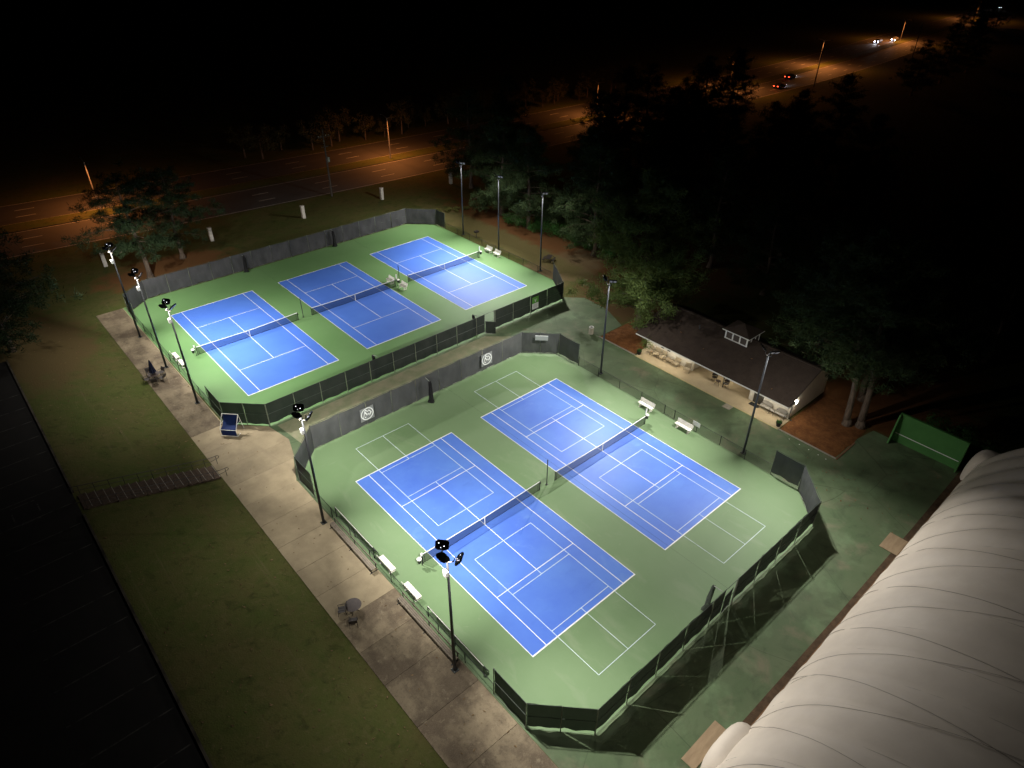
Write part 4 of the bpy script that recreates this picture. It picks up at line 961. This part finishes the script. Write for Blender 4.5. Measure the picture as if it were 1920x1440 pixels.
def dome_pt(x, th, bulge=True):
    if x <= DX1: s = 1.0; xx = x
    else:
        q = (x - DX1) / CAP; s = max(0.0, 1 - q ** 2.6) ** (1 / 2.6); xx = x
    cy = -DW; c = cos(th); sn = sin(th)
    c2 = (abs(c) ** .95) * (1 if c > 0 else -1); s2 = abs(sn) ** .95
    b = 1.0
    if bulge: b = 1 + (.010 * abs(sin(pi * x / 2.45)) ** .7 + .006 * noise.noise(Vector((x * .55, th * 5, 2.0)))) * min(1, s2 * 3)
    return Vector((xx, cy + DW * c2 * (s if x > DX1 else 1) * b, DH * s2 * (s ** .8 if x > DX1 else 1) * b))
nt_, mb = 36, MB()
xsd = [DX0 + (DX1 - DX0) * i / 164 for i in range(165)] + [DX1 + CAP * (1 - (1 - i / 26) ** 1.8) for i in range(1, 27)]
for x in xsd:
    for j in range(nt_ + 1): mb.v.append(tuple(dome_pt(x, pi * (j / nt_))))
w1 = nt_ + 1
mb.f = [(i * w1 + j, (i + 1) * w1 + j, (i + 1) * w1 + j + 1, i * w1 + j + 1) for i in range(len(xsd) - 1) for j in range(nt_)]
mb.build('membrane', 'membrane', dm, smooth=True)
for i in range(21):
    x = -10 + i * 2.45 - (-10 % 2.45) + .0
    x = round(x / 2.45) * 2.45
    if not -8 < x < 45.5: continue
    pts = [dome_pt(x, pi * (.004 + .72 * j / 30), False) * 1.0 for j in range(31)]
    MB().tube(pts, .018, 4, cap=False).build('seam', 'seam', dm)
for i in range(12):
    for sgn in (1, -1):
        x0 = -14.3 + i * 4.9; pts = []
        for j in range(41):
            f = .012 + .70 * j / 40; x = x0 + (sgn * 5.4 * f / .70) + (0 if sgn > 0 else 5.4)
            if x < -10 or x > 44: continue
            q = dome_pt(x, pi * f); pts.append(q + (q - Vector((x, -DW, 0))).normalized() * .015)
        if len(pts) > 4: MB().tube(pts, .011, 4, cap=False).build('cable', 'cable', dm)
# airlock bulges
def bulge(loc, sx, sy, h, name):
    mb = MB(); n, k = 22, 12
    for i in range(k + 1):
        v = i / k; ph = v * pi / 2
        for j in range(n):
            a = 2 * pi * j / n; c, s_ = cos(a), sin(a); e = .62
            r = cos(ph) ** .55
            mb.v.append((loc[0] + sx * r * abs(c) ** e * (1 if c > 0 else -1), loc[1] + sy * r * abs(s_) ** e * (1 if s_ > 0 else -1), h * sin(ph) ** .8))
    mb.f = [(i * n + j, i * n + (j + 1) % n, (i + 1) * n + (j + 1) % n, (i + 1) * n + j) for i in range(k) for j in range(n)]
    return mb.build(name, 'membrane', dm, smooth=True)
bulge((4.0, -.4), 2.2, 1.35, 2.7, 'airlock'); bulge((43.3, -1.1), 1.7, 1.7, 3.0, 'airlock')
tb = struct(MB().box(-5, -12.93, -.02, 46, -12.72, .10).build('dome_footing', 'timber'))
struct(MB().poly([(-5, -12.72), (46, -12.72), (46, -12.1), (33, -12.25), (20, -12.3), (6, -12.2), (-5, -12.3)], -.008).build('soil_strip', 'soil'))
for lab, x, y, w, d, rz in (('plywood sheet on the green asphalt against the middle of the dome edge', 29.45, -12.0, 2.2, 1.45, .02), ('plywood sheet on the ground beside the near dome airlock', 3.9, -11.5, 3.6, .95, .01)):
    tag(MB().cbox((0, 0, .02), (w, d, .03), rz).build('plywood_sheet', 'plywood', None, loc=(x, y, 0)), lab, 'plywood')

# ================================================================== TREES
def clump(rng, mb, c, r, n, ln, wd):
    for _ in range(n):
        d = Vector((rng.gauss(0, 1), rng.gauss(0, 1), rng.gauss(0, .75) + .35)).normalized()
        p = Vector(c) + Vector((rng.gauss(0, .45), rng.gauss(0, .45), rng.gauss(0, .28))) * r
        side = d.orthogonal().normalized(); side.rotate(Matrix.Rotation(rng.random() * 6.3, 3, d)); s = R(rng, .7, 1.3)
        mb.add([p - side * wd * s, p + side * wd * s, p + d * ln * s], [(0, 1, 2)])
def pine(seed, H, h0, rad, trunk=.26, dens=1.0, lean=(0, 0), whorl=.85, mt='pine_needles', limbs=(4, 5, 5, 6)):
    rng = random.Random(seed)
    def axis(z): return Vector((lean[0] * (z / H) ** 1.2 + .12 * sin(z * .5 + seed), lean[1] * (z / H) ** 1.2 + .10 * sin(z * .43 + seed * 2), z))
    tr = MB(); pts = [axis(H * i / 14) for i in range(15)]
    tr.tube(pts, trunk, 9, .03); tr.lathe([(trunk * 1.7, -.1), (trunk * 1.25, .25), (trunk * 1.02, .7)], 9)
    cr = MB(); z = h0; br = MB()
    while z < H - .4:
        f = (z - h0) / (H - h0); prof = (min(1, (f + .18) / .34) ** .7) * (1 - f ** 1.6) ** .8 + .07
        for k in range(rng.choice(limbs)):
            a = rng.random() * 2 * pi; L = rad * prof * R(rng, .6, 1.12); b = axis(z)
            rise = R(rng, .02, .28) + .35 * f - .12 * (1 - f); d = Vector((cos(a), sin(a), rise)).normalized()
            tip = b + d * L + Vector((0, 0, -.06 * L * (1 - f)))
            mid = b.lerp(tip, .5) + Vector((0, 0, .05 * L))
            br.tube([b, mid, tip], .05 * (1 - .6 * f) + .012 * L * .5, 4, .012, cap=False)
            nn = max(3, int(L * 1.9))
            for q in range(nn):
                t = .38 + .62 * (q + R(rng, 0, 1)) / nn; t = min(1.02, t)
                p = b.lerp(mid, t * 2) if t < .5 else mid.lerp(tip, (t - .5) * 2)
                off = Vector((rng.gauss(0, 1), rng.gauss(0, 1), rng.gauss(0, .35))) * (.32 + .11 * L) * (.5 + .6 * t)
                clump(rng, cr, p + off, .64, int(60 * dens), .46, .036)
        z += whorl * R(rng, .7, 1.25)
    clump(rng, cr, axis(H), .5, int(60 * dens), .4, .04)
    return tr, br, cr, mt
PROTO = {}
def make_tree(key, *a, **k):
    PROTO[key] = (a, k, {})
def place_tree(key, label, loc, rz=0.0, group=None, sc=1.0, name='pine_tree', mt=None):
    a, k, cache = PROTO[key]
    t = thing(name, label, 'tree', loc, rz, group); t.scale = (sc, sc, sc)
    if not cache:
        tr, br, cr, m_ = pine(*a, **k)
        o1 = tr.build('trunk', 'bark', t, smooth=True); o2 = br.build('limbs', 'bark', t); o3 = cr.build('crown', m_, t)
        cache.update(dict(trunk=o1, limbs=o2, crown=o3))
    else:
        for nme in ('trunk', 'limbs', 'crown'): share(nme, cache[nme], t, (0, 0, 0))
    return t
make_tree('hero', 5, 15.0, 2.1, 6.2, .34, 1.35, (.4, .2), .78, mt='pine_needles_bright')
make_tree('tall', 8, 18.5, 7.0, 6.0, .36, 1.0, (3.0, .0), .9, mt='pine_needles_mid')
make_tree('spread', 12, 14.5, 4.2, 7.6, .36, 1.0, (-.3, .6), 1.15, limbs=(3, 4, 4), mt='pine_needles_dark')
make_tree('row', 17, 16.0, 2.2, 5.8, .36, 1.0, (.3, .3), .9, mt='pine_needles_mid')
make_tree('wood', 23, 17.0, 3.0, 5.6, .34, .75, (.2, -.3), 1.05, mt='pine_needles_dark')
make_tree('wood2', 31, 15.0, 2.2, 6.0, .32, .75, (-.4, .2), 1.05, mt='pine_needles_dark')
place_tree('hero', 'big green pine overhanging the left end of the clubhouse roof', (41.4, 25.2, 0), .0, sc=1.26)
place_tree('row', 'dark pine overhanging the back right of the clubhouse roof', (47.9, 5.6, 0), 1.2, sc=1.0)
place_tree('tall', 'pine with pale trunk on the mulch, nearer the clubhouse of the pair', (42.05, -1.75, 0), 1.75)
place_tree('tall', 'pine with pale trunk on the mulch, nearer the green hitting wall', (42.75, -2.8, 0), 1.1, sc=1.04)
place_tree('tall', 'pine trunk standing behind the pair of pines right of the clubhouse', (47.6, -.7, 0), 2.3)
place_tree('spread', 'spreading pine with thick trunk behind the far left fence corner', (.2, 80.2, 0), .4)
place_tree('spread', 'smaller pine right of the thick-trunked pine at the far left', (6.1, 84.0, 0), 2.9, sc=.92)
place_tree('wood2', 'black silhouetted pine at the left edge above the parking bays', (-18.8, 64.5, 2.0), 1.0, sc=1.12)
place_tree('row', 'lit pine trunk behind the shrubs right of the rear courts', (53.8, 58.9, 0), .8)
place_tree('row', 'forked thick pine trunk on the pine straw right of the sandy path', (53.9, 44.2, 0), 2.4, sc=1.05)
place_tree('row', 'pine leaning over the pine straw beyond the farthest right floodlight', (54.5, 66.5, 0), 4.2, sc=1.05)
place_tree('wood', 'dim pine trunk deep behind the clubhouse pine', (63.7, 30.0, 0), 1.9)
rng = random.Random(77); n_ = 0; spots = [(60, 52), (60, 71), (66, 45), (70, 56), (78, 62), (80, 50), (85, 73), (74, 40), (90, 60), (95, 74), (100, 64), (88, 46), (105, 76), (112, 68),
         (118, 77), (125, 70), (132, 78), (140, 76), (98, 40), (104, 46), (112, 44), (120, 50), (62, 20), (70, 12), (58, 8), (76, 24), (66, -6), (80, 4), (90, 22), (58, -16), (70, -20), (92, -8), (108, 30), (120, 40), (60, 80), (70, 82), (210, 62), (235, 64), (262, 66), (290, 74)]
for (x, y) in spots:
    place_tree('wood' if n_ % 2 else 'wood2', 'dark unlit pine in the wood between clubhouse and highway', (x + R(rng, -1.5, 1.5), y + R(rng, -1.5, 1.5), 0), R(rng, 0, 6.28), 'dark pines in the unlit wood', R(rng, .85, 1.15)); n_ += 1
for (x, y, lab) in ((338, 92, 'dark pine in front of the distant highway bend, nearest of three'), (372, 98, 'dark pine in front of the distant highway bend, middle of three'), (410, 104, 'dark pine in front of the distant highway bend, farthest of three')):
    place_tree('wood2', lab, (x, y, 0), x, 'dark pines by the highway bend', 1.15)

def broad(seed, H, rad):
    rng = random.Random(seed); tr = MB().tube([(0, 0, -.1), (.1, .05, H * .35), (.0, .1, H * .7)], .22, 7, .06); cr = MB()
    for _ in range(26):
        a = rng.random() * 6.28; rr = rad * rng.random() ** .5; zz = H * R(rng, .35, .92); r = R(rng, .7, 1.3)
        leaf_blob(rng, cr, (rr * cos(a), rr * sin(a), zz), (r, r, r * .8), 70, .17)
    return tr, cr
bc = {}
def place_broad(label, loc, mt, sc, rz, group):
    t = thing('roadside_tree', label, 'tree', loc, rz, group); t.scale = (sc, sc, sc)
    if mt not in bc:
        tr, cr = broad(len(bc) + 3, 7.0, 2.8); bc[mt] = (tr.build('trunk', 'bark', t), cr.build('crown', mt, t))
    else:
        share('trunk', bc[mt][0], t, (0, 0, 0)); share('crown', bc[mt][1], t, (0, 0, 0))
for i in range(27):
    x = 34 + i * 4.6 + R(rng, -1.2, 1.2); yc = 13.4 + R(rng, 2.5, 7.5)
    c = min(CP, key=lambda q: abs(q.x - x))
    place_broad('leafy tree in the dark row along the far side of the highway', (x, c.y + yc, 0), 'roadside_leaves', R(rng, .6, 1.15), R(rng, 0, 6), 'trees along the far side of the highway')

def shrub(label, loc, rad, mt, n, seed, group):
    rng = random.Random(seed); t = thing('shrub', label, 'shrub', loc, 0, group); mb = MB()
    for _ in range(int(n / 60)):
        a = rng.random() * 6.28; r = rng.random() ** .5
        leaf_blob(rng, mb, (rad[0] * .7 * r * cos(a), rad[1] * .7 * r * sin(a), rad[2] * R(rng, .3, .8)), (rad[0] * .4, rad[1] * .4, rad[2] * .35), 60, .10, .6)
    mb.build('foliage', mt, t); MB().tube([(0, 0, -.05), (0, 0, rad[2] * .6)], .05, 5, .02).build('stem', 'bark', t)
for i, (x, y, r, h) in enumerate(((53.0, 62.2, 1.7, 1.9), (53.1, 60.0, 1.4, 1.7), (53.6, 56.9, 1.6, 1.8), (54.4, 54.6, 1.9, 2.2), (55.0, 52.2, 1.8, 2.2), (54.7, 49.8, 1.7, 2.0), (54.6, 47.4, 1.6, 1.8), (55.0, 45.9, 1.3, 1.5), (54.6, 42.0, 1.4, 1.4), (56.5, 40.2, 1.5, 1.4), (56.4, 57.8, 2.2, 2.8), (57.2, 50.6, 2.2, 3.0), (57.0, 63.4, 2.2, 2.8))):
    shrub('bright green shrub in the hedge under the lit pines', (x, y, 0), (r, r, h), 'shrub_leaves', 1500, 100 + i, 'green shrubs under the lit pines')
for i, (x, y) in enumerate(((48.3, 73.6), (49.6, 72.9), (51.0, 72.2), (46.6, 74.4))):
    shrub('small round yellowish shrub beyond the far right fence corner, ' + ('second from the left of four', 'third from the left of four', 'rightmost of four', 'leftmost of four')[i], (x, y, 0), (.8, .8, .8), 'yellow_leaves', 420, 300 + i, 'round yellowish shrubs')
for i, (x, y) in enumerate(((45.2, -14.2), (46.4, -12.4), (47.3, -10.6), (47.0, -8.2))):
    shrub('dark shrub behind the green hitting wall, ' + ('nearest the dome', 'second from the dome', 'third from the dome', 'farthest from the dome')[i], (x, y, 0), (1.6, 1.6, 2.4), 'shrub_leaves', 900, 400 + i, 'dark shrubs behind the hitting wall')

# fallen leaves and twigs
lr = random.Random(9); lv = MB()
for k in range(900):
    if k < 520: x, y = R(lr, -19.3, -9.2), R(lr, -6, 72)
    elif k < 640: x, y = R(lr, -8.8, -4.6), R(lr, -6, 70)
    elif k < 760: x, y = R(lr, 43.6, 50), R(lr, 34, 70)
    else: x, y = R(lr, 30, 42), R(lr, -11.5, 2)
    if -19.6 < x < -8.9 and 31.8 < y < 34.8: continue
    z = terrain(x, y) + .02; a = R(lr, 0, 6.3); l = R(lr, .05, .13); w = l * R(lr, .25, .6); t_ = R(lr, -.03, .05)
    c_, s_ = cos(a), sin(a)
    lv.add([(x - c_ * l, y - s_ * l, z), (x + s_ * w, y - c_ * w, z + .02), (x + c_ * l, y + s_ * l, z + .03 + t_), (x - s_ * w, y + c_ * w, z + .01)], [(0, 1, 2, 3)])
tag(lv.build('fallen_leaves', 'leaf_litter'), 'scattered dry leaves and twigs on the lawn and paving', 'leaves', None, 'stuff')

# picnic set on the dry grass
t = thing('picnic_table', 'small picnic table with attached seats on the dry grass', 'picnic table', (47.0, 47.0, 0), .5)
MB().box(-.8, -.35, .70, .8, .35, .74).build('tabletop', 'iron', t)
for s_ in (-1, 1): MB().box(-.8, s_ * .75 - .13, .42, .8, s_ * .75 + .13, .46).build('seat', 'iron', t); MB().tube([(s_ * .6, -.75, .42), (s_ * .6, -.25, .70), (s_ * .6, .25, .70), (s_ * .6, .75, .42)], .03, 6).build('frame', 'iron', t); MB().tube([(s_ * .6, -.55, 0), (s_ * .6, .0, .69), (s_ * .6, .55, 0)], .03, 6).build('leg', 'iron', t)
t = thing('grill', 'small charcoal grill stand behind the far right low fence', 'grill', (44.7, 61.4, 0))
MB().tube([(0, 0, 0), (0, 0, .8)], .04, 6).build('stand', 'iron', t); MB().box(-.35, -.25, .8, .35, .25, 1.05).build('firebox', 'iron', t)

# ================================================================== HIGHWAY FURNITURE
for i, (x, y) in enumerate(((-3.5, 88.4), (12.0, 87.7), (27.7, 87.3), (42.95, 86.6), (57.9, 85.6))):
    t = thing('pillar', ['pale square pillar farthest left, behind the floodlight head', 'pale pillar beside the left pines', 'pale pillar on the grass behind the middle of the far fence', 'pale pillar on the grass near the utility pole', 'pale pillar farthest right, left of the farthest floodlight'][i], 'pillar', (x, y, 0), radians(-3), 'pale pillars along the highway verge')
    MB().box(-.25, -.25, -.05, .25, .25, 2.05).build('shaft', 'pillar', t); MB().box(-.28, -.28, 2.052, .28, .28, 2.15).build('cap', 'pillar', t)
t = thing('utility_pole', 'tall wooden utility pole with crossarm on the near highway verge', 'utility pole', (36.8, 94.0, 0))
MB().tube([(0, 0, 0), (0, 0, 12.0)], .19, 8, .12).build('pole', 'wood_pole', t); MB().box(-1.1, -.06, 10.6, 1.1, .06, 10.75).build('crossarm', 'wood_pole', t); MB().box(-.7, -.06, 8.9, .7, .06, 9.03).build('crossarm', 'wood_pole', t)
MB().lathe([(.22, 6.2), (.25, 6.3), (.25, 7.0), (.2, 7.1)], 10, (.36, 0, 0)).build('transformer', 'galv', t)
for k in (-1.0, -.45, .45, 1.0): MB().lathe([(.05, 10.75), (.06, 10.9)], 6, (k, 0, 0)).build('insulator', 'galv', t)
t = thing('utility_pole', 'dark utility pole between the two red tail-lit cars', 'utility pole', (200.5, 98.2 - 11, 0))
MB().tube([(0, 0, 0), (0, 0, 11.0)], .2, 8, .13).build('pole', 'wood_pole', t); MB().box(-1.1, -.07, 9.9, 1.1, .07, 10.05).build('crossarm', 'wood_pole', t)
t = thing('utility_pole', 'dark utility pole below the far oncoming headlights', 'utility pole', (283.0, 100.5 - 9, 0))
MB().tube([(0, 0, 0), (0, 0, 11.0)], .2, 8, .13).build('pole', 'wood_pole', t); MB().box(-1.1, -.07, 9.9, 1.1, .07, 10.05).build('crossarm', 'wood_pole', t)
sl_lab = ['street light pole above the left pines', 'street light pole in the median behind the utility pole', 'street light pole seen above the dark trees', 'street light pole hidden among the dark tree tops', 'street light pole with glowing lamp near the tail-lit cars', 'street light pole beside the far oncoming cars', 'farthest street light pole at the top right']
for i, x in enumerate((2.6, 58.3, 119.5, 178.0, 235.0, 318.0, 430.0)):
    c = min(CP, key=lambda q: abs(q.x - x)); t = thing('street_light', sl_lab[i], 'street light', (x, c.y + (.2 if i else 1.5), 0), 0, 'sodium street lights in the highway median')
    H = 8.3
    MB().tube([(0, 0, 0), (0, 0, H)], .13, 8, .08).build('pole', 'street_pole', t); MB().lathe([(.25, 0), (.25, .3), (.15, .35)], 8).build('base', 'concrete_plain', t)
    for s_ in (-1, 1):
        a = MB().tube([(0, 0, H - .1), (0, s_ * 1.2, H + .25), (0, s_ * 2.3, H + .3)], .04, 6, .03).build('arm', 'street_pole', t)
        hd = MB().cbox((0, s_ * 2.6, H + .30), (.26, .7, .16)).build('lamp_head', 'lamp_housing', t); MB().cbox((0, s_ * 2.6, H + .235), (.2, .5, .02)).build('lens', 'sodium_lens', hd)
        light('sodium_light', 'AREA', t, (0, s_ * 2.6, H + .14), SODIUM_W * (1.15 if i < 3 else 2.2), SODIUM_C, .5, (0, s_ * .25, -1))

# cars
def car(label, loc, rz, body, on):
    t = thing('car', label, 'car', loc, rz, 'cars on the highway')
    mb = MB(); prof = [(-2.2, .35), (-2.25, .75), (-2.1, .95), (-1.55, 1.0), (-.95, 1.42), (.35, 1.45), (1.05, .98), (2.0, .85), (2.25, .65), (2.25, .35)]; k = len(prof)
    for sy, inset in ((-1, 0), (1, 0)):
        for x, z in prof: mb.v.append((x, sy * (.88 - (.16 if z > 1.2 else 0)), z))
    mb.f = [tuple(range(k)), tuple(range(2 * k - 1, k - 1, -1))] + [(i, k + i, k + (i + 1) % k, (i + 1) % k) for i in range(k)]
    mb.build('body', body, t)
    MB().add([(.40, -.66, 1.435), (.40, .66, 1.435), (1.03, .78, 1.0), (1.03, -.78, 1.0), (.43, -.66, 1.455), (.43, .66, 1.455), (1.06, .78, 1.02), (1.06, -.78, 1.02)], [(0, 1, 2, 3), (7, 6, 5, 4), (0, 3, 7, 4), (1, 5, 6, 2), (0, 4, 5, 1), (3, 2, 6, 7)]).build('windscreen_glass', 'dark_glass', t)
    for x in (-1.4, 1.4):
        for sy in (-1, 1): MB().tube([(x, sy * .72, .33), (x, sy * .92, .33)], .33, 12).build('wheel', 'tyre', t)
    for sy in (-1, 1):
        MB().cbox((2.27, sy * .62, .66), (.06, .34, .18)).build('headlight', 'headlight', t); MB().cbox((-2.27, sy * .66, .80), (.06, .36, .18)).build('taillight', 'taillight', t)
    light('headlight_beam', 'SPOT', t, (2.5, 0, .7), 900, (.85, .9, 1.0), .2, (1, 0, -.07), spot_size=radians(60), spot_blend=.8)
def road_at(x, off):
    i = min(range(1, len(CP) - 1), key=lambda q: abs(CP[q].x - x)); d = (CP[i + 1] - CP[i - 1]).normalized(); t = (x - CP[i].x) / d.x
    q = CP[i] + d * t + Vector((-d.y, d.x, 0)) * off; return (q.x, q.y, -.01), atan2(d.y, d.x)
for lab, x, off, body, flip in (('dark car with red tail lights on the near carriageway, farther of two', 206.5, -4.0, 'car_dark', 0), ('dark car with red tail lights on the near carriageway, nearer of two', 190.0, -9.6, 'car_dark', 0),
                                ('oncoming car with bright headlights left of the dark pines', 309.0, 6.0, 'car_silver', 1), ('oncoming car with bright headlights beside the dark pines', 320.0, 2.9, 'car_silver', 1),
                                ('distant oncoming car with headlights at the top right, nearer of two', 470.0, 4.0, 'car_silver', 1), ('distant oncoming car with headlights at the very top right', 507.0, 5.5, 'car_silver', 1)):
    p_, a_ = road_at(x, off); car(lab, p_, a_ + (pi if flip else 0), body, flip)
